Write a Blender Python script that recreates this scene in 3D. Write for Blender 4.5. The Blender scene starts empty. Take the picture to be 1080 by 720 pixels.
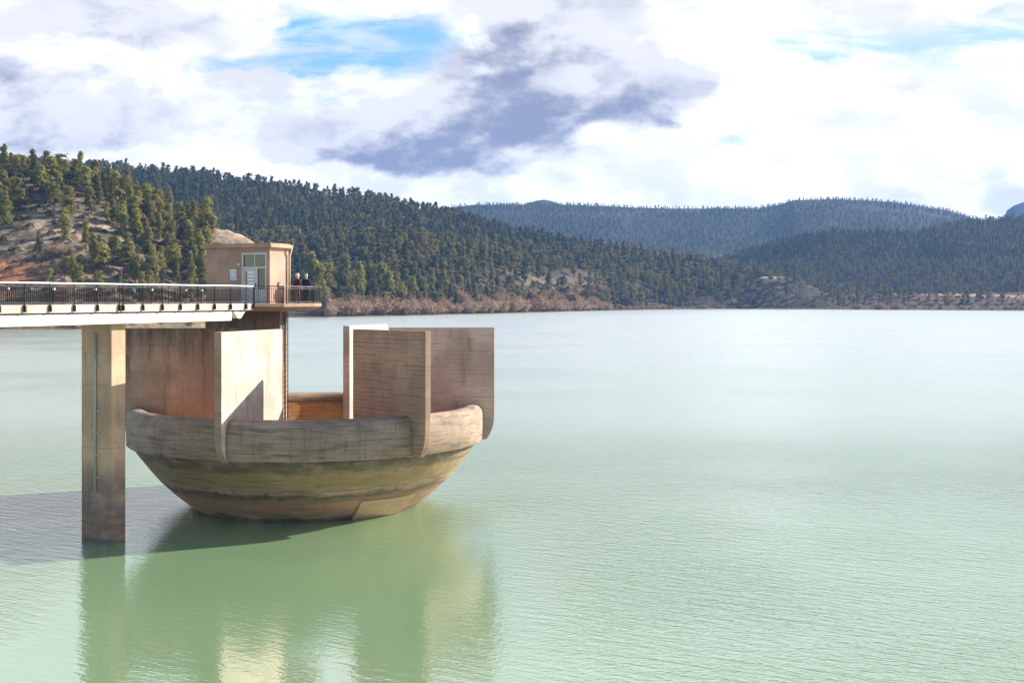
import bpy, bmesh, math, random
import numpy as np
from mathutils import Vector, Matrix

random.seed(7)
rng = np.random.default_rng(11)
F, HY, CAM = 1332.0, 314.25, 11.6          # focal length and horizon of the photograph in its pixels; eye height over the lake (m)
EXPO = 1.2
SUN_AZ, SUN_EL = math.radians(63.0), math.radians(27.0)     # azimuth measured from +Y towards +X
S = bpy.context.scene
COL = S.collection

# ------------------------------------------------------------------ camera, world, sun, exposure
cd = bpy.data.cameras.new('camera')
cam = bpy.data.objects.new('camera', cd); COL.objects.link(cam)
cam.location = (0, 0, CAM); cam.rotation_euler = (math.pi / 2, 0, 0)
cd.sensor_width = 36.0; cd.lens = F / 1080.0 * 36.0
cd.shift_y = -(360.0 - HY) / 1080.0
cd.clip_start = 0.5; cd.clip_end = 30000.0
S.camera = cam
S.view_settings.view_transform = 'Standard'
S.view_settings.look = 'None'
S.view_settings.exposure = EXPO
S.view_settings.gamma = 1.0
S.view_settings.use_curve_mapping = False
S.render.engine = 'CYCLES'
cy = S.cycles
cy.use_denoising = True
try:
    cy.denoiser = 'OPENIMAGEDENOISE'
except Exception:
    pass
cy.max_bounces = 6; cy.diffuse_bounces = 3; cy.glossy_bounces = 3; cy.transmission_bounces = 3
cy.volume_bounces = 1; cy.transparent_max_bounces = 6
cy.sample_clamp_indirect = 4.0

sd = bpy.data.lights.new('sun', 'SUN')
sun = bpy.data.objects.new('sun', sd); COL.objects.link(sun)
sd.energy = 5.0; sd.angle = math.radians(0.5); sd.color = (1.0, 0.93, 0.82)
tosun = Vector((math.sin(SUN_AZ) * math.cos(SUN_EL), math.cos(SUN_AZ) * math.cos(SUN_EL), math.sin(SUN_EL)))
sun.rotation_euler = tosun.to_track_quat('Z', 'Y').to_euler()
sun.location = (60, 30, 60)


class G:
    """small helper over a node tree"""
    def __init__(s, nt):
        s.nt = nt; s.n = nt.nodes; s.l = nt.links
    def new(s, typ, **kw):
        n = s.n.new(typ)
        for k, v in kw.items():
            setattr(n, k, v)
        return n
    def put(s, sock, v):
        if v is None:
            return
        if isinstance(v, bpy.types.NodeSocket):
            s.l.new(v, sock)
        else:
            if sock.type == 'RGBA' and len(v) == 3:
                v = (*v, 1.0)
            sock.default_value = v
    def m(s, op, a, b=None, c=None, clamp=False):
        n = s.new('ShaderNodeMath', operation=op, use_clamp=clamp)
        s.put(n.inputs[0], a); s.put(n.inputs[1], b); s.put(n.inputs[2], c)
        return n.outputs[0]
    def v(s, op, a, b=None):
        n = s.new('ShaderNodeVectorMath', operation=op)
        s.put(n.inputs[0], a); s.put(n.inputs[1], b)
        return n.outputs['Value'] if op in ('LENGTH', 'DOT_PRODUCT') else n.outputs[0]
    def noise(s, vec, scale, detail=4, rough=0.55, dist=0.0, col=False):
        n = s.new('ShaderNodeTexNoise')
        s.put(n.inputs['Vector'], vec); n.inputs['Scale'].default_value = scale
        n.inputs['Detail'].default_value = detail; n.inputs['Roughness'].default_value = rough
        n.inputs['Distortion'].default_value = dist
        return n.outputs['Color' if col else 'Fac']
    def step(s, x, a, b, lo=0.0, hi=1.0):
        n = s.new('ShaderNodeMapRange', interpolation_type='SMOOTHSTEP')
        s.put(n.inputs[0], x)
        for i, q in enumerate((a, b, lo, hi)):
            s.put(n.inputs[i + 1], q)
        return n.outputs[0]
    def mix(s, f, a, b, mode='MIX'):
        n = s.new('ShaderNodeMix', data_type='RGBA', blend_type=mode)
        s.put(n.inputs[0], f); s.put(n.inputs[6], a); s.put(n.inputs[7], b)
        return n.outputs[2]
    def xyz(s, x, y, z):
        n = s.new('ShaderNodeCombineXYZ')
        s.put(n.inputs[0], x); s.put(n.inputs[1], y); s.put(n.inputs[2], z)
        return n.outputs[0]
    def sep(s, v):
        n = s.new('ShaderNodeSeparateXYZ'); s.put(n.inputs[0], v)
        return n.outputs
    def bump(s, h, strength, dist):
        n = s.new('ShaderNodeBump')
        n.inputs['Strength'].default_value = strength; n.inputs['Distance'].default_value = dist
        s.put(n.inputs['Height'], h)
        return n.outputs[0]


W = bpy.data.worlds.new('World'); S.world = W; W.use_nodes = True
W.node_tree.nodes.clear()
g = G(W.node_tree)
out = g.new('ShaderNodeOutputWorld'); bg = g.new('ShaderNodeBackground')
WS = 0.1
bg.inputs['Strength'].default_value = WS
g.l.new(bg.outputs[0], out.inputs[0])
sky = g.new('ShaderNodeTexSky', sky_type='NISHITA', sun_disc=False)
sky.sun_elevation = SUN_EL; sky.sun_rotation = SUN_AZ; sky.altitude = 600.0
K = 1.0 / (WS * 2 ** EXPO)                         # radiance that shows as 1.0
tc = g.new('ShaderNodeTexCoord')
dx, dy, dz = g.sep(tc.outputs['Generated'])
inv = g.m('DIVIDE', 1.0, g.m('MAXIMUM', dy, 0.06))
U, V = g.m('MULTIPLY', dx, inv), g.m('MULTIPLY', dz, inv)
Pp = g.xyz(U, V, 0.0)
Ps = g.xyz(U, g.m('MULTIPLY', V, 1.7), 0.0)
n1 = g.v('SUBTRACT', g.noise(Ps, 9.0, 9, 0.60, col=True), (0.5, 0.5, 0.5))
n2 = g.v('SUBTRACT', g.noise(Ps, 34.0, 6, 0.62, col=True), (0.5, 0.5, 0.5))
D = g.v('ADD', Pp, g.v('ADD', g.v('MULTIPLY', n1, (0.085, 0.06, 0)), g.v('MULTIPLY', n2, (0.022, 0.018, 0))))


def blobs(lst, vec):
    tot = None
    for cx, cyy, rx, ry, w in lst:
        c = ((cx - 540) / F, (HY - cyy) / F, 0)
        L = g.v('LENGTH', g.v('MULTIPLY', g.v('SUBTRACT', vec, c), (F / rx, F / ry, 0)))
        q = g.step(L, 0.0, 1.35, w, 0.0)
        tot = q if tot is None else g.m('ADD', tot, q)
    return tot


SHADE = [(70, 24, 210, 28, .75), (160, 10, 130, 22, .4), (40, 116, 150, 42, .6), (110, 146, 110, 22, .6), (-20, 90, 90, 70, .4), (170, 120, 90, 30, .25),
               (390, 150, 125, 42, 1.0), (490, 150, 120, 42, .8), (430, 118, 90, 28, .55), (520, 112, 110, 40, .65), (540, 45, 95, 70, .8), (610, 65, 150, 46, .6),
               (640, 95, 170, 42, .7), (720, 82, 110, 42, .5), (630, 18, 120, 32, .4), (310, 160, 50, 22, .6), (560, 4, 90, 24, .6), (593, 190, 26, 15, .6), (560, 178, 50, 10, .25), (800, 90, 60, 40, -.3), (900, 120, 250, 60, -.5),
               (505, 26, 26, 16, -.5), (545, 98, 36, 10, -.3), (600, 76, 90, 6, -.2), (715, 25, 80, 26, -.6), (262, 32, 60, 40, -.6), (200, 60, 90, 20, -.3),
               (200, 185, 260, 24, -.4), (620, 208, 260, 36, -.35)]
shade = blobs(SHADE, D)
above = blobs(SHADE, g.v('ADD', D, (0.010, 0.030, 0)))          # cloud overhead: the underside is in shade
gap = blobs([(395, 44, 115, 38, 1.25), (455, 58, 60, 22, .7), (235, 58, 70, 12, .85), (325, 62, 66, 22, .8), (322, 18, 30, 34, .7), (420, 30, 80, 30, .5),
             (960, 48, 200, 34, .9), (860, 45, 60, 18, .5), (1040, 30, 80, 30, .4), (770, 145, 50, 8, .6), (1085, 80, 70, 70, .45), (870, 168, 170, 16, .45), (1000, 130, 120, 20, .35), (1250, 120, 160, 90, .8),
             (425, 3, 90, 9, -1.0), (400, 104, 140, 10, .55), (260, 110, 80, 10, .3), (985, 12, 120, 10, -.45), (380, 56, 120, 5, -.35)], D)
det = g.noise(Ps, 13.0, 10, 0.64)
puff = g.noise(Ps, 21.0, 8, 0.60, 0.25)
shade = g.m('ADD', shade, g.m('ADD', g.m('MULTIPLY', g.m('SUBTRACT', det, 0.5), 0.85), g.m('MULTIPLY', g.m('SUBTRACT', puff, 0.5), 0.75)))
texn = g.m('ADD', g.m('MULTIPLY', g.m('SUBTRACT', det, 0.5), 0.85), g.m('MULTIPLY', g.m('SUBTRACT', puff, 0.5), 0.75))
shadeF = g.step(shade, -0.10, 0.62)
under = g.m('MULTIPLY', g.step(g.m('ADD', above, g.m('MULTIPLY', texn, 0.9)), 0.05, 1.75), g.step(V, 0.06, 0.20, 1.15, 0.85))
wisp = g.noise(g.xyz(g.m('MULTIPLY', U, 5.0), g.m('MULTIPLY', V, 26.0), 0.0), 1.6, 7, 0.62, 0.6)
gapF = g.m('MULTIPLY', g.step(g.m('ADD', gap, g.m('MULTIPLY', g.m('SUBTRACT', det, 0.5), 1.1)), 0.12, 0.95), g.step(wisp, 0.38, 0.66, 1.0, 0.30))
# relief of the cloud: the same field sampled a little nearer the sun gives lit heads and shaded bases
def field(vec):
    return g.m('ADD', g.noise(vec, 10.0, 8, 0.56), g.m('MULTIPLY', g.noise(vec, 24.0, 6, 0.6, 0.2), 0.45))
emb = g.m('SUBTRACT', field(Ps), field(g.v('ADD', Ps, (0.014, 0.030, 0))))
lit = g.step(emb, -0.16, 0.20)
hi = g.noise(Ps, 5.0, 5, 0.55)
grey = g.mix(g.step(g.m('ADD', g.m('MULTIPLY_ADD', under, 1.0, g.m('MULTIPLY', lit, -0.75)), g.m('MULTIPLY', g.m('SUBTRACT', puff, 0.5), 0.9)), -0.45, 0.74), (0.94 * K, 0.93 * K, 0.96 * K), (0.31 * K, 0.33 * K, 0.46 * K))
wb = g.m('MULTIPLY', g.m('MULTIPLY', g.step(hi, 0.3, 0.7, 0.97 * K, 1.35 * K), g.step(lit, 0.0, 0.8, 0.88, 1.10)), g.step(V, 0.0, 0.12, 1.1, 1.0))
white = g.xyz(wb, wb, wb)
glowb = blobs([(805, 66, 120, 55, .9), (905, 170, 220, 60, .25), (505, 26, 50, 26, .2)], D)
white = g.v('ADD', white, g.v('MULTIPLY', (K, K, K), g.xyz(glowb, glowb, glowb)))
blue = g.mix(g.step(U, -0.15, 0.35), (0.27 * K, 0.61 * K, 0.98 * K), (0.60 * K, 0.84 * K, 0.98 * K))
front = g.mix(shadeF, g.mix(gapF, white, blue), grey)
# the rest of the vault: the clear Nishita sky with scattered cloud
gen = g.noise(tc.outputs['Generated'], 3.2, 7, 0.6)
genF = g.step(gen, 0.48, 0.68)
vault = g.mix(g.m('MULTIPLY', genF, 0.75), sky.outputs[0], (0.50 * K, 0.52 * K, 0.58 * K))
lowm = g.step(V, 0.26, 0.55, 1.0, 0.0)
side = g.step(dy, 0.25, 0.6)
upper = g.mix(genF, (1.35 * K, 1.36 * K, 1.56 * K), (1.9 * K, 1.82 * K, 1.95 * K))
front2 = g.mix(lowm, upper, front)
hiV = g.step(dz, 0.60, 0.88)
front2 = g.mix(hiV, front2, vault)
g.l.new(g.mix(side, vault, front2), bg.inputs['Color'])


# ------------------------------------------------------------------ helpers
def pt(px, py, Y):
    return Vector(((px - 540) / F * Y, Y, CAM - (py - HY) / F * Y))


def setp(o, label=None, cat=None, group=None, kind=None):
    for k, v in (('label', label), ('category', cat), ('group', group), ('kind', kind)):
        if v:
            o[k] = v
    return o


def thing(name, label, cat, loc=(0, 0, 0), group=None):
    o = bpy.data.objects.new(name, None); COL.objects.link(o)
    o.location = loc; o.empty_display_size = 0.2
    return setp(o, label, cat, group)


def obj(name, verts, faces, mat, parent=None, smooth=False, link=True):
    off = Vector((0, 0, 0))
    p = parent
    while p is not None:
        off += p.location; p = p.parent
    me = bpy.data.meshes.new(name)
    me.from_pydata([tuple(Vector(v) - off) for v in verts], [], faces)
    me.materials.append(mat)
    bm = bmesh.new(); bm.from_mesh(me)
    bmesh.ops.recalc_face_normals(bm, faces=bm.faces); bm.to_mesh(me); bm.free()
    if smooth:
        me.polygons.foreach_set('use_smooth', [True] * len(me.polygons))
    o = bpy.data.objects.new(name, me)
    if link:
        COL.objects.link(o)
    if parent is not None:
        o.parent = parent
    return o


class MB:
    def __init__(s):
        s.v = []; s.f = []
    def add(s, vs, fs):
        n = len(s.v); s.v += [Vector(v) for v in vs]; s.f += [[i + n for i in f] for f in fs]
    def hexa(s, bot, top):
        k = len(bot)
        s.add(list(bot) + list(top), [list(range(k))[::-1], list(range(k, 2 * k))] + [[i, (i + 1) % k, k + (i + 1) % k, k + i] for i in range(k)])
    def prism(s, poly, z0, z1):
        s.hexa([(x, y, z0) for x, y in poly], [(x, y, z1) for x, y in poly])
    def extr(s, poly3, vec):
        vec = Vector(vec)
        s.hexa([Vector(p) for p in poly3], [Vector(p) + vec for p in poly3])
    def bar(s, a, b, w, h=None, up=Vector((0, 0, 1))):
        a, b = Vector(a), Vector(b); h = h or w
        t = (b - a).normalized()
        u = up if abs(t.dot(up)) < 0.95 else Vector((1, 0, 0))
        x = t.cross(u).normalized() * w / 2; y = x.cross(t).normalized() * h / 2
        s.hexa([a - x - y, a + x - y, a + x + y, a - x + y], [b - x - y, b + x - y, b + x + y, b - x + y])
    def tube(s, pts, r, n=8):
        pts = [Vector(p) for p in pts]; rings = []
        rs = r if isinstance(r, (list, tuple)) else [r] * len(pts)
        for i, p in enumerate(pts):
            t = (pts[min(i + 1, len(pts) - 1)] - pts[max(i - 1, 0)]).normalized()
            u = Vector((0, 0, 1)) if abs(t.z) < 0.9 else Vector((1, 0, 0))
            x = t.cross(u).normalized(); y = x.cross(t)
            rings.append([p + (x * math.cos(a) + y * math.sin(a)) * rs[i] for a in [2 * math.pi * k / n for k in range(n)]])
        vs = [q for rg in rings for q in rg]; fs = []
        for i in range(len(pts) - 1):
            for k in range(n):
                fs.append([i * n + k, i * n + (k + 1) % n, (i + 1) * n + (k + 1) % n, (i + 1) * n + k])
        fs += [list(range(n))[::-1], [(len(pts) - 1) * n + k for k in range(n)]]
        s.add(vs, fs)
    def build(s, name, mat, parent=None, smooth=False):
        return obj(name, s.v, s.f, mat, parent, smooth)


def bevel(o, w=0.02, seg=2):
    m = o.modifiers.new('bevel', 'BEVEL'); m.width = w; m.segments = seg; m.limit_method = 'ANGLE'; m.angle_limit = math.radians(40)
    return o


def mat(name, base=(0.5, 0.5, 0.5), rough=0.7, metal=0.0):
    M = bpy.data.materials.new(name); M.use_nodes = True
    q = G(M.node_tree)
    b = q.n['Principled BSDF']
    b.inputs['Base Color'].default_value = (*base, 1); b.inputs['Roughness'].default_value = rough; b.inputs['Metallic'].default_value = metal
    return M, q, b


def speckled(name, base, rough=0.7, metal=0.0, var=0.25, scale=8.0):
    M, q, b = mat(name, base, rough, metal)
    geo = q.new('ShaderNodeNewGeometry')
    n = q.noise(geo.outputs['Position'], scale, 5, 0.6)
    q.put(b.inputs['Base Color'], q.mix(n, tuple(c * (1 - var) for c in base), tuple(min(1, c * (1 + var)) for c in base)))
    return M


def concrete(name, base, dark=(0.10, 0.075, 0.055), streak=0.6, boards=0.0, warm=(0.40, 0.22, 0.10), warmth=0.3, zb=None, topstain=None, hstreak=0.0, spots=0.4):
    """cast concrete: blotches, run-off streaks, board marks, pour joints; zb lists (z, colour, strength) stain bands above the water"""
    M, q, b = mat(name, base, 0.85)
    pos = q.new('ShaderNodeNewGeometry').outputs['Position']
    z = q.sep(pos)[2]
    pos = q.v('ADD', pos, q.v('MULTIPLY', q.v('SUBTRACT', q.noise(pos, 0.9, 4, 0.6, col=True), (.5, .5, .5)), (0.55, 0.55, 0.16)))
    blot = q.noise(pos, 0.55, 6, 0.62)
    c = q.mix(q.step(blot, 0.35, 0.68), tuple(k * 0.78 for k in base), tuple(min(.9, k * 1.15) for k in base))
    c = q.mix(q.m('MULTIPLY', q.step(q.noise(pos, 0.33, 5, 0.6), 0.5, 0.72), warmth), c, warm)
    st = q.noise(q.v('MULTIPLY', pos, (2.2, 2.2, 0.16)), 1.3, 6, 0.62)
    c = q.mix(q.m('MULTIPLY', q.step(st, 0.53, 0.72), streak), c, dark)
    if hstreak:
        hs = q.noise(q.v('MULTIPLY', pos, (0.35, 0.35, 5.0)), 1.4, 7, 0.68)
        c = q.mix(q.m('MULTIPLY', q.step(hs, 0.42, 0.72), hstreak), c, dark)
    fine = q.noise(pos, 9.0, 6, 0.7)
    c = q.mix(q.m('MULTIPLY', q.step(fine, 0.56, 0.74), spots), c, dark)
    h = q.m('ADD', q.m('MULTIPLY', fine, 0.5), q.m('MULTIPLY', q.noise(pos, 2.5, 5, 0.6), 0.5))
    if boards:
        fr = q.m('FRACT', q.m('MULTIPLY', z, 1 / 0.22))
        ln = q.m('MULTIPLY', q.step(q.m('ABSOLUTE', q.m('SUBTRACT', fr, 0.5)), 0.36, 0.5), q.step(q.noise(q.v('MULTIPLY', pos, (.5, .5, 6)), 1.0, 4), 0.42, 0.6))
        c = q.mix(q.m('MULTIPLY', ln, boards), c, dark)
        h = q.m('SUBTRACT', h, q.m('MULTIPLY', ln, 0.8))
    fr = q.m('FRACT', q.m('MULTIPLY', q.m('ADD', z, q.m('MULTIPLY', q.noise(pos, 1.2, 3), 0.05)), 1 / 1.5))
    jn = q.step(q.m('ABSOLUTE', q.m('SUBTRACT', fr, 0.5)), 0.487, 0.497)
    c = q.mix(q.m('MULTIPLY', jn, q.step(blot, .42, .6, 0.0, .6)), c, dark)
    if topstain:
        z0, z1, amt = topstain
        tz = q.m('ADD', z, q.m('MULTIPLY', q.m('SUBTRACT', st, 0.5), 5.0))
        c = q.mix(q.m('MULTIPLY', q.step(tz, z0, z1), amt), c, tuple(k * 0.7 for k in dark))
    for bz in zb or ():
        za, zb_, zc, zd, colr, amt = bz
        zz = q.m('ADD', z, q.m('MULTIPLY', q.m('SUBTRACT', blot, 0.5), 0.7))
        f_ = q.m('MULTIPLY', q.step(zz, za, zb_), q.step(zz, zc, zd, 1.0, 0.0))
        f_ = q.m('MULTIPLY', f_, q.step(q.noise(q.v('MULTIPLY', pos, (1, 1, 2.5)), 0.9, 6, 0.65), 0.3, 0.62, amt * .45, amt))
        c = q.mix(f_, c, colr)
    q.put(b.inputs['Base Color'], c)
    q.put(b.inputs['Normal'], q.bump(h, 0.55, 0.05))
    return M


# ------------------------------------------------------------------ materials
BASEC = (0.42, 0.335, 0.255)
WATERLINE = [(-9, -8, 0.08, 0.34, (0.075, 0.05, 0.032), 0.8), (0.3, 0.6, 1.1, 1.5, (0.36, 0.19, 0.085), 0.8)]
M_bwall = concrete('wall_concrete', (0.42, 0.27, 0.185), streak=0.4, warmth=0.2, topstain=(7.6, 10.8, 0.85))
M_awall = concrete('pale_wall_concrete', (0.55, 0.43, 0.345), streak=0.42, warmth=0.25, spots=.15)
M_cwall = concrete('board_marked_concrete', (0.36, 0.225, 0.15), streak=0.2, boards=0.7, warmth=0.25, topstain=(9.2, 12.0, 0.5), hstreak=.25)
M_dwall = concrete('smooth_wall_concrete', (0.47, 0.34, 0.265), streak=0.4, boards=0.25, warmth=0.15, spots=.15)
M_end = concrete('weathered_wall_edge', (0.36, 0.235, 0.155), streak=0.3, hstreak=.35, warmth=0.2)
M_rim = concrete('weathered_rim_concrete', (0.33, 0.235, 0.165), dark=(0.075, 0.054, 0.04), streak=0.5, hstreak=0.8, warmth=0.15, spots=.5)
M_shell = concrete('mossy_shell_concrete', (0.43, 0.295, 0.18), dark=(0.06, 0.042, 0.026), streak=0.7, hstreak=0.85, warmth=0.45, spots=.6,
                   zb=[(1.5, 2.2, 3.2, 3.7, (0.24, 0.165, 0.055), 0.75), (2.7, 3.1, 3.5, 3.9, (0.075, 0.058, 0.035), 0.75), (1.0, 1.25, 1.5, 1.8, (0.06, 0.05, 0.03), 0.8)] + WATERLINE)
M_inner = concrete('ochre_inner_concrete', (0.50, 0.25, 0.085), dark=(0.13, 0.06, 0.025), streak=0.35, hstreak=0.5, warmth=0.7, warm=(0.58, 0.27, 0.06))
M_pillar = concrete('pillar_concrete', (0.45, 0.29, 0.185), streak=0.5, warmth=0.35, zb=WATERLINE + [(-1, .3, 2.4, 4.0, (0.11, 0.085, 0.07), 0.75)])
M_deck = concrete('deck_slab_concrete', (0.55, 0.43, 0.35), streak=0.3, warmth=0.15, spots=.2)
M_girder = concrete('whitewashed_girder', (0.74, 0.70, 0.62), streak=0.10, warmth=0.05, spots=.05)
M_plat = concrete('platform_concrete', (0.27, 0.18, 0.12), streak=0.5, warmth=0.3)
M_render = concrete('terracotta_render', (0.43, 0.258, 0.185), dark=(0.3, 0.18, 0.12), streak=0.25, warmth=0.1, spots=.06)
M_roof = concrete('roof_edge', (0.42, 0.26, 0.18), streak=0.4, warmth=0.1)
M_iron = speckled('dark_painted_iron', (0.018, 0.017, 0.02), 0.45, 0.3)
M_rail = speckled('galvanised_handrail', (0.5, 0.5, 0.54), 0.4, 0.6)
M_white = speckled('white_paint', (0.75, 0.74, 0.72), 0.5, var=.06)
M_frame = speckled('pale_grey_frame', (0.55, 0.52, 0.50), 0.5, var=.08)
M_pipe = speckled('cream_downpipe', (0.60, 0.48, 0.34), 0.5, var=.08)
M_gpipe = speckled('grey_plastic_pipe', (0.36, 0.33, 0.31), 0.5, var=.08)
M_dark = speckled('dark_shoe_and_shade_strip', (0.05, 0.045, 0.04), 0.6)
Mg, q_, b_ = mat('window_glass', (0.03, 0.035, 0.025), 0.06)
b_.inputs['Specular IOR Level'].default_value = 0.9
M_glass = Mg

# water: turbid green body with a rippled, reflecting surface
M_water, q, b = mat('turbid_green_water', (0.15, 0.27, 0.14), 0.05)
pos = q.new('ShaderNodeNewGeometry').outputs['Position']
patch = q.step(q.noise(pos, 0.028, 3, 0.5), 0.40, 0.62)
rot = q.new('ShaderNodeVectorRotate', rotation_type='Z_AXIS'); q.put(rot.inputs['Vector'], pos); rot.inputs['Angle'].default_value = math.radians(32)
w1 = q.noise(q.v('MULTIPLY', rot.outputs[0], (0.40, 1.5, 1)), 1.7, 3, 0.55, 0.3)
w2 = q.noise(q.v('MULTIPLY', pos, (0.8, 1.0, 1)), 5.5, 3, 0.55)
w3 = q.noise(q.v('MULTIPLY', pos, (0.6, 1.0, 1)), 0.13, 3, 0.5)
wx, wy, wz_ = q.sep(pos)
lee = q.m('MULTIPLY', q.step(q.m('ABSOLUTE', q.m('ADD', wx, 8.5)), 7.5, 12.0, 1.0, 0.0), q.step(wy, 60.0, 70.0, 1.0, 0.0))   # sheltered water in front of the bowl
amp = q.m('MULTIPLY', q.m('MULTIPLY_ADD', patch, 1.35, 0.65), q.m('MULTIPLY_ADD', lee, -0.80, 1.0))
hgt = q.m('ADD', q.m('MULTIPLY', q.m('ADD', q.m('MULTIPLY', w1, 0.7), q.m('MULTIPLY', w2, 0.42)), amp), q.m('MULTIPLY', w3, 0.3))
nrm = q.bump(hgt, 1.0, 0.095)
tint = q.noise(pos, 0.012, 3, 0.5)
body = q.new('ShaderNodeBsdfDiffuse'); q.put(body.inputs['Color'], q.mix(tint, (0.170, 0.278, 0.138), (0.186, 0.292, 0.156)))
gl = q.new('ShaderNodeBsdfGlossy'); gl.inputs['Color'].default_value = (1, 1, 1, 1); q.put(gl.inputs['Normal'], nrm)
q.put(gl.inputs['Roughness'], q.step(q.sep(pos)[1], 44.0, 130.0, 0.03, 0.24))   # calm by the dam, wind-ruffled out on the open lake
fr1 = q.new('ShaderNodeFresnel'); fr1.inputs['IOR'].default_value = 1.62
fr2 = q.new('ShaderNodeFresnel'); fr2.inputs['IOR'].default_value = 1.62; q.put(fr2.inputs['Normal'], nrm)
mxw = q.new('ShaderNodeMixShader')
q.put(mxw.inputs[0], q.m('MULTIPLY_ADD', q.m('MULTIPLY_ADD', fr1.outputs[0], 0.6, q.m('MULTIPLY', fr2.outputs[0], 0.4)), 0.70, 0.22))
q.l.new(body.outputs[0], mxw.inputs[1]); q.l.new(gl.outputs[0], mxw.inputs[2])
q.l.new(mxw.outputs[0], q.n['Material Output'].inputs['Surface']); q.n.remove(b)

# ------------------------------------------------------------------ terrain (one sheet out to the far ridges)
def lerp_tab(px, tab, col):
    t = np.array(tab, float)
    return np.interp(px, t[:, 0], t[:, col])


def vnoise(x, y, seed):
    xi = np.floor(x).astype(np.int64); yi = np.floor(y).astype(np.int64)
    fx = x - xi; fy = y - yi
    fx = fx * fx * (3 - 2 * fx); fy = fy * fy * (3 - 2 * fy)
    def hsh(a, b):
        h = (a * 374761393 + b * 668265263 + seed * 144665) & 0xffffffff
        h = ((h ^ (h >> 13)) * 1274126177) & 0xffffffff
        return ((h ^ (h >> 16)) & 0xffff) / 65535.0
    return (hsh(xi, yi) * (1 - fx) + hsh(xi + 1, yi) * fx) * (1 - fy) + (hsh(xi, yi + 1) * (1 - fx) + hsh(xi + 1, yi + 1) * fx) * fy


def fbm(x, y, seed, oct=4):
    s = 0; a = 0.5; k = 1.0
    for i in range(oct):
        s = s + a * vnoise(x * k, y * k, seed + i); a *= 0.5; k *= 2.03
    return s / (1 - 0.5 ** oct) - 0.5


L_CREST = [(-460, 120, 640), (-200, 148, 640), (0, 178, 620), (40, 182, 620), (80, 187, 620), (110, 197, 620), (135, 208, 620), (160, 221, 620), (190, 236, 620),
           (215, 239, 620), (240, 242, 615), (262, 250, 610), (277, 264, 615), (290, 305, 620), (302, 340, 640), (350, 360, 700)]
L_BASE = [(-460, 430), (0, 468), (120, 476), (200, 500), (265, 540), (300, 580), (350, 700)]
M_CREST = [(-460, 150, 1500), (100, 180, 1500), (125, 180, 1500), (143, 183, 1500), (150, 178, 1500), (168, 178, 1500), (176, 186, 1500), (195, 187, 1500), (215, 188, 1500), (250, 195, 1500), (300, 202, 1500), (350, 206, 1480), (400, 215, 1460),
           (450, 224, 1450), (480, 231, 1450), (540, 248, 1480), (600, 260, 1500), (650, 266, 1520), (700, 272, 1550), (740, 278, 1550), (780, 287, 1550), (800, 294, 1530),
           (840, 304, 1480), (880, 316, 1420), (905, 327, 1350), (960, 345, 1350)]
M_BASE = [(-460, 700), (200, 740), (300, 740), (330, 765), (440, 850), (540, 985), (640, 1180), (700, 1290), (780, 1350), (900, 1260), (1080, 1140), (1540, 1000)]
R_CREST = [(200, 262, 1180), (300, 256, 1120), (350, 255, 1100), (400, 257, 1090), (450, 262, 1100), (500, 267, 1120), (560, 276, 1190), (620, 286, 1280), (680, 295, 1380), (740, 306, 1450), (790, 330, 1480)]
K_CREST = [(660, 335, 1420), (700, 316, 1420), (740, 305, 1430), (785, 297, 1440), (806, 291, 1440), (830, 291.5, 1440), (850, 299, 1420), (880, 311, 1390), (900, 321, 1360), (930, 335, 1350)]
G_CREST = [(620, 320, 2200), (700, 290, 2150), (760, 276, 2100), (780, 268, 2100), (800, 263, 2100), (850, 250, 2100), (880, 246, 2100), (920, 247, 2100), (970, 247, 2150), (1000, 238, 2200),
           (1040, 233, 2250), (1080, 231, 2300), (1300, 205, 2300), (1540, 190, 2300)]
G_BASE = [(620, 1400), (900, 1330), (1080, 1250), (1540, 1100)]
FR_CREST = [(-460, 215, 3600), (400, 226, 3600), (450, 221, 3600), (500, 216, 3600), (600, 216, 3600), (700, 220, 3600), (800, 220, 3600), (822, 216, 3600), (838, 211, 3600), (880, 210, 3600),
            (940, 213, 3600), (1000, 222, 3600), (1040, 234, 3600), (1080, 238, 3600), (1540, 232, 3600)]
Q_CREST = [(-460, 262, 5200), (540, 262, 5200), (556, 214, 5200), (566, 211, 5200), (574, 210, 5200), (582, 211.5, 5200), (594, 216, 5200), (620, 262, 5200), (1052, 262, 5200), (1061, 222, 5200), (1070, 216, 5200), (1080, 212.5, 5200),
           (1150, 203, 5200), (1540, 200, 5200)]


def hill(px, Y, crest, b, power, fall):
    c = lerp_tab(px, crest, 2); zc = CAM + (HY - lerp_tab(px, crest, 1)) * c / F
    t = (Y - b) / np.maximum(c - b, 1)
    zf = np.where(t < 0, -6 + 0 * t, -2.0 + (zc + 2.0) * np.clip(t, 0, 1) ** power)
    zf = np.where(zc < 0, zc, zf)
    return np.where(Y > c, zc - (Y - c) * fall, zf), t


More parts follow.
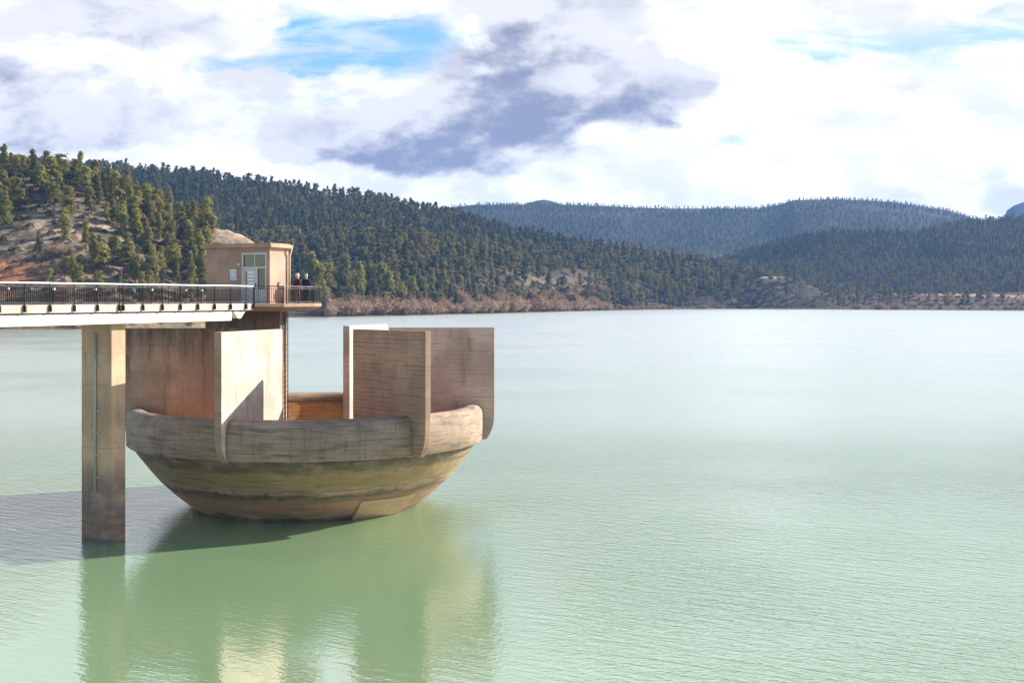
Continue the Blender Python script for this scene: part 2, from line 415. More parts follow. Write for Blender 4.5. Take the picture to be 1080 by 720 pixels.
def terrain_z(px, Y):
    X = (px - 540) / F * Y
    hs = []
    rough = fbm(X / 90, Y / 90, 3, 5)
    zl, tl = hill(px, Y, L_CREST, lerp_tab(px, L_BASE, 1), 0.85, 0.35)
    # rock benches in the middle of the near hill
    lt = np.clip((zl - 14) / 12, 0, 1) * np.clip((44 - zl) / 10, 0, 1) * (tl > 0) * (tl < 1)
    stp = (zl + 2.5 * fbm(X / 25, Y / 25, 9, 3)) / 5.0
    fr = stp - np.floor(stp)
    zl = zl + lt * ((np.clip(fr * 2.2 - 0.6, 0, 1) - fr) * 3.8 + 2.6 * fbm(X / 6, Y / 6, 15, 3))
    hs.append(zl + np.clip(zl, 0, 20) / 20 * rough * 6 * np.clip(1.1 - tl, .12, 1))
    b = lerp_tab(px, M_BASE, 1)
    gul = fbm(px / 55 + Y / 800, Y / 900, 21, 3)
    zm, tm = hill(px, Y, M_CREST, b + 60, 1.15, 0.25)
    hs.append(zm + np.clip(zm, 0, 40) / 40 * (gul * 46 + rough * 8) * np.clip(1.05 - tm, .02, 1) * (tm < 1.05))
    zr, tr = hill(px, Y, R_CREST, b + 25, 1.0, 0.22)
    hs.append(zr + np.clip(zr, 0, 15) / 15 * rough * 9)
    zs = np.clip((Y - b) / 60, -2, 1) * 3.0
    hs.append(np.where(Y > b + 900, -5, zs + 0.8 * rough * np.clip(zs, 0, 1)))
    zk, tk = hill(px, Y, K_CREST, b + 5, 1.0, 0.3)
    st2 = zk / 3.0; f2 = st2 - np.floor(st2)
    hs.append(zk + (np.clip(f2 * 3 - 1, 0, 1) - f2) * 1.2 * (zk > 1))
    zg, tg = hill(px, Y, G_CREST, lerp_tab(px, G_BASE, 1) + 230, 1.0, 0.3)
    hs.append(zg + np.clip(zg, 0, 40) / 40 * (fbm(X / 260, Y / 400, 41, 4) * 46) * np.clip(1.05 - tg, .05, 1) * (tg < 1.05))
    bench = np.clip((Y - b) / 240, -1, 1.0) * 17.0
    sb = bench / 4; fb = sb - np.floor(sb)
    bench = bench + (np.clip(fb * 4 - 1.5, 0, 1) - fb) * 2.5
    hs.append(np.where((px > 870) & (Y < b + 900), bench, -6))
    zf, tf = hill(px, Y, FR_CREST, 2250 + 0 * px, 0.8, 0.3)
    hs.append(zf + np.clip(zf, 0, 40) / 40 * (fbm(X / 420, Y / 700, 51, 4) * 130) * np.clip(1.02 - tf, .0, 1) * (tf < 1.02))
    zq, tq = hill(px, Y, Q_CREST, 4000 + 0 * px, 1.0, 0.3)
    hs.append(zq)
    A = np.stack(hs)
    idx = A.argmax(0)
    z = A.max(0)
    return z, idx, np.stack([tl, tm, tr, tl * 0, tk, tg, tl * 0, tf, tq])


px_g = np.concatenate([np.linspace(-460, -40, 70, endpoint=False), np.arange(-40, 1125, 2.0), np.linspace(1125, 1540, 70)])
Y_g = np.exp(np.linspace(math.log(425), math.log(6000), 560))
PX, YY = np.meshgrid(px_g, Y_g)
Z, IDX, T = terrain_z(PX, YY)
XX = (PX - 540) / F * YY
PY = HY + F * (CAM - Z) / YY
# running maximum of the sight-line slope, for leaving out trees that nothing could show
SL = (Z - CAM) / YY
RUN = np.maximum.accumulate(SL, axis=0)

col = np.zeros(Z.shape + (3,))
nz = fbm(XX / 30, YY / 30, 77, 5); nz2 = fbm(XX / 9, YY / 9, 78, 4)
def paint(mask, c):
    m = np.clip(mask, 0, 1)[..., None]
    col[:] = col * (1 - m) + np.array(c) * m
col[:] = (0.036, 0.034, 0.022)
paint(np.clip(nz * 3 + .1, 0, 1) * (IDX > 0), (0.065, 0.055, 0.034))
LH = (IDX == 0)
paint(LH * 1.0, (0.13, 0.105, 0.06))
paint(LH * np.clip(nz * 5 + .3, 0, 1), (0.20, 0.15, 0.095))
rockm = LH * np.exp(-((PY - 243 - (PX > 120) * 18) / 17) ** 2) * np.clip((170 - PX) / 60, 0, 1) * np.clip(1.1 + nz2 * 4, 0, 1)
rockm = rockm * np.clip(.55 + nz2 * 3.2 + 1.6 * fbm(XX / 4, Z / 1.2, 33, 3), 0, 1)
rockm = np.maximum(rockm, LH * (PX > 222) * np.clip((PX - 222) / 8, 0, 1) * (PY < 275) * np.clip(.85 + nz2 * 2, 0, 1))
rockm = np.maximum(rockm, LH * np.exp(-((PX - 212) / 10) ** 2 - ((PY - 268) / 14) ** 2) * 1.3)
paint(rockm * 0.9, (0.50, 0.37, 0.26))
paint(LH * (T[0] < .32) * np.clip(nz * 3 + .55, 0, 1) * np.clip((150 - PX) / 80, 0.25, 1), (0.27, 0.155, 0.085))
paint(LH * np.exp(-((PX - 5) / 30) ** 2 - ((PY - 290) / 13) ** 2) * 1.4, (0.42, 0.175, 0.075))
paint(LH * np.exp(-((PX - 80) / 22) ** 2 - ((PY - 297 - (PX - 80) * .25) / 3.5) ** 2) * 1.4, (0.48, 0.36, 0.25))
paint((IDX == 3) * 1.0, (0.10, 0.07, 0.045))
paint((IDX == 2) * np.exp(-((PX - 570) / 60) ** 2 - ((PY - 299) / 11) ** 2) * (.75 + nz * 3), (0.17, 0.125, 0.085))
paint((IDX == 4) * 1.0, (0.040, 0.032, 0.022))
paint((IDX == 4) * (np.abs(((Z / 3.0) % 1) - .5) > .36) * np.clip(.5 + nz2 * 3, 0, 1), (0.12, 0.095, 0.065))
paint((IDX == 4) * np.exp(-((PX - 812) / 14) ** 2 - ((PY - 291) / 2.2) ** 2) * 1.5, (0.62, 0.52, 0.43))
paint((IDX == 4) * np.exp(-((PX - 740) / 30) ** 2 - ((PY - 293) / 6) ** 2), (0.15, 0.115, 0.08))
paint((IDX == 6) * np.clip(.6 + nz * 4, 0, 1), (0.12, 0.08, 0.055))
paint((IDX == 6) * np.exp(-((PY - 310 - (PX - 990) * .03) / 1.3) ** 2) * (PX > 960), (0.50, 0.34, 0.24))
paint((IDX == 1) * np.clip((T[1] - .93) * 14, 0, 1) * (PX > 138) * (PX < 180), (0.07, 0.065, 0.065))
paint((IDX == 7) * 1.0, (0.034, 0.042, 0.024))
paint((IDX == 7) * np.clip(fbm(XX / 260, YY / 260, 91, 4) * 5 - .1, 0, 1) * (PY > 224), (0.085, 0.075, 0.048))

nr, nc = Z.shape
verts = np.stack([XX, YY, Z], -1).reshape(-1, 3)
ii = (np.arange(nr - 1)[:, None] * nc + np.arange(nc - 1)[None, :]).ravel()
faces = np.stack([ii, ii + 1, ii + nc + 1, ii + nc], -1)


def np_mesh(name, verts, faces, k=4):
    me = bpy.data.meshes.new(name)
    me.vertices.add(len(verts)); me.vertices.foreach_set('co', np.ascontiguousarray(verts, dtype=np.float32).ravel())
    me.loops.add(faces.size); me.loops.foreach_set('vertex_index', np.ascontiguousarray(faces, dtype=np.int32).ravel())
    me.polygons.add(len(faces)); me.polygons.foreach_set('loop_start', np.arange(0, faces.size, k, dtype=np.int32))
    me.update(calc_edges=True)
    return me


me = np_mesh('terrain', verts, faces)
at = me.color_attributes.new('ground_colour', 'FLOAT_COLOR', 'POINT')
at.data.foreach_set('color', np.concatenate([col.reshape(-1, 3), np.ones((len(verts), 1))], 1).astype(np.float32).ravel())
me.polygons.foreach_set('use_smooth', np.ones(len(me.polygons), bool))
M_ter, q, b = mat('ground', (0.1, 0.1, 0.1), 0.95)
pos = q.new('ShaderNodeNewGeometry').outputs['Position']
ga = q.new('ShaderNodeAttribute', attribute_name='ground_colour')
nn = q.noise(pos, 0.22, 7, 0.68)
nv = q.noise(q.v('MULTIPLY', pos, (1, 1, 3)), 0.6, 5, 0.7)
c = q.mix(q.step(nn, .3, .7), q.mix(1.0, ga.outputs['Color'], (.55, .55, .55), 'MULTIPLY'), q.mix(1.0, ga.outputs['Color'], (1.25, 1.25, 1.25), 'MULTIPLY'))
c = q.mix(q.m('MULTIPLY', q.step(nv, .55, .7), .45), c, (0.035, 0.04, 0.02))
q.put(b.inputs['Base Color'], c)
q.put(b.inputs['Normal'], q.bump(q.m('ADD', nn, nv), 0.8, 0.8))
b.inputs['Specular IOR Level'].default_value = 0.1
me.materials.append(M_ter)
ter = bpy.data.objects.new('terrain', me); COL.objects.link(ter)
setp(ter, 'wooded hills and rocky banks rising around the reservoir', None, None, 'structure')

wv = [(-2600, -320, 0), (2600, -320, 0), (2600, 1900, 0), (-2600, 1900, 0)]
wat = obj('water', wv, [[0, 1, 2, 3]], M_water)
setp(wat, 'pale green turbid reservoir water with fine ripples', None, None, 'structure')

# air between the camera and the far ridges
hz = MB(); hz.prism([(-5300, -420), (5300, -420), (5300, 6300), (-5300, 6300)], -7.5, 500)
M_haze = bpy.data.materials.new('haze'); M_haze.use_nodes = True
M_haze.node_tree.nodes.clear()
q = G(M_haze.node_tree)
pv = q.new('ShaderNodeVolumePrincipled'); po = q.new('ShaderNodeOutputMaterial')
q.l.new(pv.outputs[0], po.inputs['Volume'])
pv.inputs['Color'].default_value = (0.23, 0.47, 1.0, 1)
pv.inputs['Density'].default_value = 0.000060
pv.inputs['Anisotropy'].default_value = 0.0
hzo = hz.build('haze', M_haze)
setp(hzo, None, None, None, 'stuff')

# ------------------------------------------------------------------ the bowl-shaped intake
XC, YC = -11.6, 71.85
RIM = 9.9


def pol(r, ang, z, lat=0.0):
    a = ang
    return Vector((XC + r * math.sin(a) + lat * math.cos(a), YC - r * math.cos(a) + lat * math.sin(a), z))


bowl = thing('intake_bowl', 'round flaring concrete intake bowl with upright radial walls standing in the lake', 'intake', (XC, YC, 0))


def lathe(profile, n=128, closed=True, jit=0.0):
    vs, fs = [], []
    k = len(profile)
    for i in range(n):
        a = 2 * math.pi * i / n
        for r, z in profile:
            vs.append(pol(r, a, z))
    for i in range(n):
        j = (i + 1) % n
        for p in range(k if closed else k - 1):
            p2 = (p + 1) % k
            fs.append([i * k + p, j * k + p, j * k + p2, i * k + p2])
    return vs, fs


rim_prof = [(9.80, 3.52), (9.90, 3.60), (9.93, 4.4), (9.92, 5.05), (9.85, 5.30), (9.68, 5.48), (9.42, 5.57), (9.12, 5.55), (8.85, 5.42), (8.6, 5.2), (8.52, 5.0), (8.9, 4.6), (9.2, 3.9), (9.3, 3.5)]
v, f = lathe(rim_prof, 160); o = obj('rim', v, f, M_rim, bowl, True)
shell_prof = [(9.62, 3.515), (9.25, 3.0), (8.75, 2.35), (8.15, 1.63), (7.45, 0.95), (6.75, 0.36), (6.32, 0.0), (5.7, -0.7), (4.6, -2.2), (4.4, -4.0), (3.6, -4.0), (3.9, -1.5), (5.6, 0.3), (7.2, 1.8), (8.6, 3.45)]
v, f = lathe(shell_prof, 160); obj('shell', v, f, M_shell, bowl, True)
inner_prof = [(8.50, 4.98), (8.2, 4.55), (7.0, 3.0), (5.4, 1.45), (3.6, 0.5), (1.2, 0.2), (0.05, 0.2)]
v, f = lathe(inner_prof, 128, closed=False); obj('inner_lining', v, f, M_inner, bowl, True)
DEG = math.radians
TOPZ = CAM - 1.68


def guide(ang, ri, ro, th, m, topz=TOPZ, nose=True):
    a = DEG(ang + 9.2)
    lowo = [(ro, 4.9), (ro - .04, 4.45), (ro - .15, 4.05), (ro - .34, 3.68), (ro - .46, 3.53)]
    prof = [(ri, 0.25), (ri, topz), (ro, topz)] + lowo + [(9.80, 3.51), (9.3, 3.35), (8.8, 2.9), (6.5, 0.6)]
    mb = MB()
    mb.hexa([pol(r, a, z, -th / 2) for r, z in prof], [pol(r, a, z, th / 2) for r, z in prof])
    ob = mb.build('guide_wall', m, bowl)
    ob.data.materials.append(M_end)
    for p_ in ob.data.polygons:                     # the weathered outer edge of each wall
        if all((Vector((v.x, v.y, 0))).length > 9.6 for v in [ob.data.vertices[i_].co for i_ in p_.vertices]):
            p_.material_index = 1
    bevel(ob, 0.03, 2)
    return ob


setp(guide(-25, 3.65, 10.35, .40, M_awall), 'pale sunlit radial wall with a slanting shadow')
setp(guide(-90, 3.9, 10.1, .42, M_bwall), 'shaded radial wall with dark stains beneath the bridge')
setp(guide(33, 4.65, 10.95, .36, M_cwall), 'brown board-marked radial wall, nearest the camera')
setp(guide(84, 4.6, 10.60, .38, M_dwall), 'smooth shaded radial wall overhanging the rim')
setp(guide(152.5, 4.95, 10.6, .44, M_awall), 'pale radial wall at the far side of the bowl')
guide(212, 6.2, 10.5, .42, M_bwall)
# concrete collar blocks at the foot of the shell
mb = MB()
for a0, a1, zt in ((DEG(30), DEG(57), 1.12),):
    seg = 8
    bt, tp = [], []
    for i in range(seg):
        a = a0 + (a1 - a0) * i / seg; a2 = a0 + (a1 - a0) * (i + 1) / seg
        mb.hexa([pol(5.5, a, -.6), pol(5.96, a, -.6), pol(5.96, a2, -.6), pol(5.5, a2, -.6)], [pol(6.9, a, zt), pol(7.70, a, zt), pol(7.70, a2, zt), pol(6.9, a2, zt)])
setp(mb.build('repair_collar', speckled('rough_patch_concrete', (0.40, 0.265, 0.14), 0.9, var=.4, scale=3.0), bowl), 'rough brown patch at the waterline')

# ------------------------------------------------------------------ bridge
S0, VP = 25.3, 1100.0
ba = math.atan((VP - 540) / F)
dv = Vector((math.sin(ba), math.cos(ba), 0)); rv = Vector((math.cos(ba), -math.sin(ba), 0))


def edge_at(px):
    Y = F / (S0 * (1 - px / VP)); return Vector(((px - 540) / F * Y, Y, 0))


E0 = edge_at(117.5)
def T_of(px):
    return (edge_at(px) - E0).dot(dv)
def B(t, r, h):
    p = E0 + dv * t + rv * r
    return Vector((p.x, p.y, CAM - h))


DK = 0.306; WID = 2.86
T_a, T_end = -34.0, T_of(267)
bridge = thing('footbridge', 'narrow concrete footbridge with a white girder leading to the gatehouse', 'bridge', B(T_a, -WID / 2, CAM))
def barbox(mb, t0, t1, r0, r1, h0, h1):
    mb.hexa([B(t0, r0, h1), B(t1, r0, h1), B(t1, r1, h1), B(t0, r1, h1)], [B(t0, r0, h0), B(t1, r0, h0), B(t1, r1, h0), B(t0, r1, h0)])
mb = MB(); barbox(mb, T_a, T_end, -WID, 0, DK, .66)
bevel(mb.build('deck_slab', M_deck, bridge), .02)
mb = MB(); barbox(mb, T_a, T_end - .2, -WID + .22, -.20, .662, .735); mb.build('overhang_shade_strip', M_dark, bridge)  # dark strip stands in for the shadow under the slab's overhang
mb = MB(); barbox(mb, T_a, T_of(246), -WID + .10, -.10, .737, 1.215)
bevel(mb.build('girder', M_girder, bridge), .02)
mb = MB()
mb.extr([B(T_of(249), -.12, .74), B(T_of(260.5), -.12, .74), B(T_of(256), -.12, 1.10), B(T_of(253), -.12, 1.10)], rv * -(WID - .24))
setp(mb.build('haunch', M_girder, bridge), 'white tapered bracket at the bridge end')

pil = thing('bridge_pillar', 'tall rectangular concrete pillar standing in the water under the footbridge', 'pillar', (-18.94, 59.7, 0))
pc = Vector((-18.94, 59.7, 0)); pw, pd = 1.80, 1.02
ptop = CAM - 1.217
mb = MB()
pcs = [pc, pc + dv * pd, pc + dv * pd - rv * pw, pc - rv * pw]
mb.hexa([p + Vector((0, 0, -3)) for p in pcs], [p + Vector((0, 0, ptop)) for p in pcs])
bevel(mb.build('shaft', M_pillar, pil), .05)
pp = pc - rv * .92 - dv * .06
mb = MB(); mb.tube([pp + Vector((0, 0, 2.4)), pp + Vector((0, 0, ptop - .45))], .055, 10)
pipe = mb.build('cable_pipe', M_gpipe, pil, True)
for k in range(6):
    mb = MB(); z = 3.1 + k * 1.05
    mb.bar(pp + Vector((0, 0, z)) - rv * .10 + dv * .02, pp + Vector((0, 0, z)) + rv * .22 + dv * .02, .05, .07)
    mb.build('clamp', M_gpipe, pipe)

# shaft slabs under the gatehouse, part of the intake tower
tower = thing('gate_tower', 'stained concrete slab tower rising from the bowl to carry the gatehouse', 'tower', (-15.5, 73.5, 0))
PLB = .74
s0 = pt(295.5, 320, 72.6); s0.z = 0
mb = MB()
c4 = [s0, s0 + dv * .7, s0 + dv * .7 - rv * 5.2, s0 - rv * 5.2]
mb.hexa([p + Vector((0, 0, .3)) for p in c4], [p + Vector((0, 0, CAM - PLB - .004)) for p in c4]); mb.build('front_slab', M_bwall, tower)
s1 = s0 + dv * 4.2 - rv * 3.4
c4 = [s1, s1 + dv * .5, s1 + dv * .5 - rv * 4.3, s1 - rv * 4.3]
mb = MB(); mb.hexa([p + Vector((0, 0, .3)) for p in c4], [p + Vector((0, 0, CAM - PLB - .004)) for p in c4]); mb.build('back_slab', M_bwall, tower)
mb = MB()
l0 = s0 + rv * .07 + dv * .36
mb.bar(l0 + Vector((0, 0, 1.5)), l0 + Vector((0, 0, CAM - PLB - .1)), .05)
l1 = l0 + rv * .02 + dv * .30
mb.bar(l1 + Vector((0, 0, 1.5)), l1 + Vector((0, 0, CAM - PLB - .1)), .05)
for k in range(30):
    z = 1.7 + k * .3
    mb.bar(l0 + Vector((0, 0, z)), l1 + Vector((0, 0, z)), .03)
mb.build('ladder', M_iron, tower)

# ------------------------------------------------------------------ platform and gatehouse
g1 = Vector((-14.0, 73.0, 0))
plat = thing('gatehouse_platform', 'brown concrete platform slab jutting out around the gatehouse over the bowl', 'platform', (-14.5, 74, CAM - .7))
pe = [E0 + dv * (T_end + .004), Vector((-12.75, 70.6, 0)), Vector((-11.4, 73.4, 0)), Vector((-11.55, 76.6, 0)), Vector((-13.4, 80.6, 0)), Vector((-18.5, 82, 0)), Vector((-22, 78.4, 0)), E0 + dv * (T_end + .004) - rv * WID - rv * 1.5 + dv * 1.0, E0 + dv * (T_end + .004) - rv * WID]
cen = sum(pe, Vector()) / len(pe)
tp = [Vector((p.x, p.y, CAM - DK)) for p in pe]; md = [Vector((p.x, p.y, CAM - DK - .20)) for p in pe]
bt = [Vector((cen.x + (p.x - cen.x) * .86, cen.y + (p.y - cen.y) * .86, CAM - PLB)) for p in pe]
n = len(pe)
mb = MB(); mb.add(tp + md + bt, [list(range(n)), list(range(2 * n, 3 * n))[::-1]] + [[i, (i + 1) % n, n + (i + 1) % n, n + i] for i in range(n)] + [[n + i, n + (i + 1) % n, 2 * n + (i + 1) % n, 2 * n + i] for i in range(n)])
bevel(mb.build('slab', M_plat, plat), .03)

house = thing('gatehouse', 'small terracotta-rendered flat-roofed gatehouse with glazed door at the bridge end', 'gatehouse', (g1.x, g1.y, CAM - DK))
FW, SW = 4.42, 1.95
d45 = (dv * 1.0 - rv * 0.85).normalized()
hp = [g1, g1 + dv * SW]
hp.append(hp[-1] + d45 * 2.3)
l2 = g1 - rv * FW
l3 = l2 + dv * SW
l4 = l3 + (dv * 1.0 + rv * 0.85).normalized() * 1.9
hp += [l4, l3, l2]
HB, HT = CAM - DK + .003, CAM + 2.92
D0, D1 = .22, 1.92          # door opening along the front wall
DH = HB + 2.93
DEPTH = .22
mb = MB()
k = len(hp)
vt = [Vector((p.x, p.y, HB)) for p in hp] + [Vector((p.x, p.y, HT)) for p in hp]
fs = [[i, (i + 1) % k, k + (i + 1) % k, k + i] for i in range(k - 1)] + [list(range(k, 2 * k)), list(range(k))[::-1]]
mb.add(vt, fs)
def FP(w, z, dep=0.0):
    p = g1 - rv * w + dv * dep
    return Vector((p.x, p.y, z))
for a, b2, z0, z1 in ((0, D0, HB, HT), (D1, FW, HB, HT), (D0, D1, DH, HT)):
    mb.add([FP(a, z0), FP(b2, z0), FP(b2, z1), FP(a, z1)], [[0, 1, 2, 3]])
for a, z0, b2, z1 in ((D0, HB, D0, DH), (D1, HB, D1, DH), (D0, DH, D1, DH)):
    mb.add([FP(a, z0), FP(b2, z1), FP(b2, z1, DEPTH), FP(a, z0, DEPTH)], [[0, 1, 2, 3]])
mb.build('wall', M_render, house)
# roof slab with a modest overhang
hc = sum(hp, Vector()) / len(hp)
def outset(poly, d):
    n = len(poly); res = []
    ar = sum(poly[i].x * poly[(i + 1) % n].y - poly[(i + 1) % n].x * poly[i].y for i in range(n))
    sg = 1 if ar > 0 else -1
    for i in range(n):
        a, b2, c2 = poly[i - 1], poly[i], poly[(i + 1) % n]
        e1 = (b2 - a).normalized(); e2 = (c2 - b2).normalized()
        n1_ = Vector((e1.y, -e1.x, 0)) * sg; n2_ = Vector((e2.y, -e2.x, 0)) * sg
        bis = (n1_ + n2_).normalized()
        res.append(b2 + bis * d / max(.4, bis.dot(n1_)))
    return res
rp = outset(hp, .26)
mb = MB(); mb.prism([(p.x, p.y) for p in rp], HT + .002, HT + .20)
rf = bevel(mb.build('roof', M_roof, house), .02)
mb = MB(); mb.prism([(p.x, p.y) for p in outset(hp, .10)], HT + .203, HT + .26); mb.build('roof_capping', M_roof, rf)
# door set back in its opening
dep = .09
def fbox(mb, a, b2, z0, z1, d0, d1):
    mb.hexa([FP(a, z0, d0), FP(b2, z0, d0), FP(b2, z0, d1), FP(a, z0, d1)], [FP(a, z1, d0), FP(b2, z1, d0), FP(b2, z1, d1), FP(a, z1, d1)])
DZ = HB + 2.02
MUL = D0 + .62
mb = MB()
fbox(mb, D0, D0 + .09, HB + .004, DH, -.015, .14); fbox(mb, D1 - .09, D1, HB + .004, DH, -.015, .14); fbox(mb, D0 + .091, D1 - .091, DH - .10, DH - .002, -.013, .138)
fbox(mb, D0 + .091, D1 - .091, DZ, DZ + .10, -.01, .136); fbox(mb, MUL, MUL + .08, HB + .006, DZ - .002, -.008, .134)
mb.build('door_frame', M_frame, house)
mb = MB(); fbox(mb, D0 + .092, D1 - .092, DZ + .102, DH - .102, .07, .09); tw = mb.build('transom_window', M_glass, house)
mb = MB(); fbox(mb, MUL + .20, MUL + .26, DZ + .102, DH - .102, .055, .069); mb.build('mullion', M_frame, tw)
mb = MB(); fbox(mb, D0 + .092, MUL - .002, HB + .80, DZ - .002, .07, .09)
sl = mb.build('sidelight', M_glass, house)
mb = MB(); fbox(mb, D0 + .092, MUL - .002, HB + .004, HB + .798, .06, .10); mb.build('bottom_panel', M_frame, sl)
mb = MB()
la, lb = MUL + .082, D1 - .092
fbox(mb, la, la + .16, HB + .02, DZ - .004, .045, .10); fbox(mb, lb - .12, lb, HB + .02, DZ - .004, .045, .10)
fbox(mb, la + .161, lb - .121, HB + .02, HB + .85, .047, .098); fbox(mb, la + .161, lb - .121, DZ - .16, DZ - .004, .047, .098)
dl = mb.build('door', M_frame, house)
mb = MB(); fbox(mb, la + .161, lb - .121, HB + .851, DZ - .161, .072, .088); mb.build('pane', M_glass, dl)
mb = MB()
for kk in range(5):
    z = HB + .90 + kk * .20
    fbox(mb, la + .18, lb - .24, z, z + .155, .060, .070)
mb.build('blind', M_white, dl)
mb = MB(); fbox(mb, la + .04, la + .08, HB + .98, HB + 1.16, .0, .044); mb.build('handle', M_iron, dl)
# plaque left of the door
mb = MB(); fbox(mb, 2.28, 2.72, HB + 1.58, HB + 1.98, -.035, -.004); pq = mb.build('plaque', M_white, house)
mb = MB(); fbox(mb, 2.27, 2.73, HB + 1.34, HB + 1.57, -.030, -.003); mb.build('lower_plate', M_frame, house)
mb = MB()
for a, b2 in ((2.31, 2.37), (2.46, 2.50), (2.58, 2.63)):
    fbox(mb, a, b2, HB + 1.64, HB + 1.92, -.040, -.036)
mb.build('lettering', M_gpipe, pq)
# downpipe at the sunny corner
e = hp[1] + rv * .12 - dv * .06
mb = MB()
mb.tube([e + rv * .14 + Vector((0, 0, HT + .06)), e + rv * .12 + Vector((0, 0, HT - .10)), e + Vector((0, 0, HT - .42)), e + Vector((0, 0, HB + .06))], .065, 10)
mb.build('downpipe', M_pipe, house, True)
mb = MB(); fbox(mb, 2.02, 2.16, HB + 2.2, HB + 2.34, -.12, -.004); mb.build('wall_lamp', M_frame, house)

# ------------------------------------------------------------------ railings
def railing(name, label, path, post_ts, top_m, nb_gap=.115, foot=True, side=None, top_h=.955, top_sz=(.07, .06), sunlit_clamps=None):
    """path: list of ground points at deck level; straight pieces between"""
    th = thing(name, label, 'railing', path[0])
    zt = Vector((0, 0, top_h)); zl = Vector((0, 0, .10)); zu = Vector((0, 0, top_h - .13))
    for a, b2 in zip(path[:-1], path[1:]):
        mb = MB(); mb.bar(a + zt, b2 + zt, *top_sz); bevel(mb.build('top_rail', top_m, th), .01)
        mb = MB(); mb.bar(a + zl, b2 + zl, .035, .035); mb.bar(a + zu, b2 + zu, .035, .03); mb.build('rail', M_iron, th)
        L = (b2 - a).length; u = (b2 - a) / L
        ts = post_ts(L)
        for t in ts:
            p = a + u * t
            mb = MB()
            mb.bar(p + Vector((0, 0, top_h - .03)), p + Vector((0, 0, -.02 if foot else .004)), .055, .05)
            if side is not None:
                mb.bar(p + Vector((0, 0, -.02)) + side * .02, p + Vector((0, 0, -.30)) + side * .03, .09, .11)
            po_ = mb.build('post', M_iron, th)
            if sunlit_clamps:
                mb = MB(); q0 = p + Vector((0, 0, top_h - .22)) + sunlit_clamps * .05
                mb.bar(q0 - Vector((0, 0, .05)), q0 + Vector((0, 0, .05)), .09, .09); mb.build('clamp', M_white, po_)  # rail bracket coloured white to carry its sunlit highlight
        for t0, t1 in zip(ts[:-1], ts[1:]):
            mb = MB()
            k = max(1, int(round((t1 - t0) / nb_gap)))
            for i in range(1, k):
                p = a + u * (t0 + (t1 - t0) * i / k)
                mb.bar(p + zl + Vector((0, 0, .018)), p + zu - Vector((0, 0, .016)), .022)
            if k > 1:
                mb.build('baluster_panel', M_iron, th)
    return th


def on_deck(px_or_t, r, is_t=False):
    t = px_or_t if is_t else T_of(px_or_t)
    p = B(t, r, DK); return p


t_posts = [T_of(x) for x in (25, 52, 77.5, 102, 125, 129, 150, 170.5)]
step_ = 1.42
full = [t_posts[0] - step_ * i for i in range(18, 0, -1)] + t_posts
while full[-1] + step_ < T_end - .4:
    full.append(full[-1] + step_)
full.append(T_end - .05)
full = [t for t in full if t > T_a + .2]
ta_ = full[0]
railing('near_railing', 'black balustrade with a pale handrail along the sunny camera side of the footbridge', [on_deck(ta_, .045, True), on_deck(full[-1], .045, True)], lambda L: [t - ta_ for t in full], M_rail, side=rv, top_sz=(.08, .055))
far_ts = [ta_ + .6 + 1.42 * i for i in range(int((T_end - ta_ - 1.0) / 1.42) + 1)]
railing('far_railing', 'black balustrade along the far side of the footbridge, behind the walkway', [on_deck(far_ts[0], -WID - .03, True), on_deck(far_ts[-1], -WID - .03, True)], lambda L: [t - far_ts[0] for t in far_ts], M_iron, sunlit_clamps=rv)
def inn(p, s=.12):
    d = (cen - p); d.z = 0
    q = p + d.normalized() * s
    return Vector((q.x, q.y, CAM - DK))
def even(L):
    k = max(1, round(L / 1.3)); return [L * i / k + (.03 if i == 0 else (-.03 if i == k else 0)) for i in range(k + 1)]
railing('platform_railing', 'dark iron balustrade round the edge of the gatehouse platform', [B(T_end + .06, .02, DK), inn(pe[1]), inn(pe[2]), inn(pe[3]), inn(pe[4])], even, M_iron, top_sz=(.06, .06))
# pale round disc hanging on the far railing at the photo's edge
mb = MB()
dc = on_deck(T_of(5.5), -WID + .10, True) + Vector((0, 0, .40))
ring = [dc + (dv * math.cos(a) * .30 + Vector((0, 0, 1)) * math.sin(a) * .36) for a in [2 * math.pi * i / 28 for i in range(28)]]
mb.extr(ring, rv * .06)
setp(bevel(mb.build('white_disc', M_white), .025, 3), 'white round disc propped against the far railing at the bridge', 'disc')

# ------------------------------------------------------------------ two visitors
def skin(name, joints, edges, m, parent, root, sub=2):
    me = bpy.data.meshes.new(name)
    keys = list(joints)
    me.from_pydata([joints[k][0] for k in keys], [(keys.index(a), keys.index(b2)) for a, b2 in edges], [])
    o = bpy.data.objects.new(name, me); COL.objects.link(o)
    md_ = o.modifiers.new('skin', 'SKIN'); md_.use_smooth_shade = True
    sv = me.skin_vertices[0].data
    for i, k in enumerate(keys):
        r = joints[k][1]; sv[i].radius = r if isinstance(r, tuple) else (r, r)
        sv[i].use_root = k in (root if isinstance(root, (list, tuple)) else [root])
    s2 = o.modifiers.new('sub', 'SUBSURF'); s2.levels = sub; s2.render_levels = sub
    dg = bpy.context.evaluated_depsgraph_get()
    nm = bpy.data.meshes.new_from_object(o.evaluated_get(dg)); nm.name = name
    nm.materials.clear(); nm.materials.append(m)
    nm.polygons.foreach_set('use_smooth', [True] * len(nm.polygons))
    o.modifiers.clear(); o.data = nm; o.parent = parent
    return o


M_skin = speckled('skin', (0.50, 0.30, 0.22), 0.55, var=.06)
M_hair = speckled('white_hair', (0.62, 0.58, 0.54), 0.8, var=.15, scale=60)


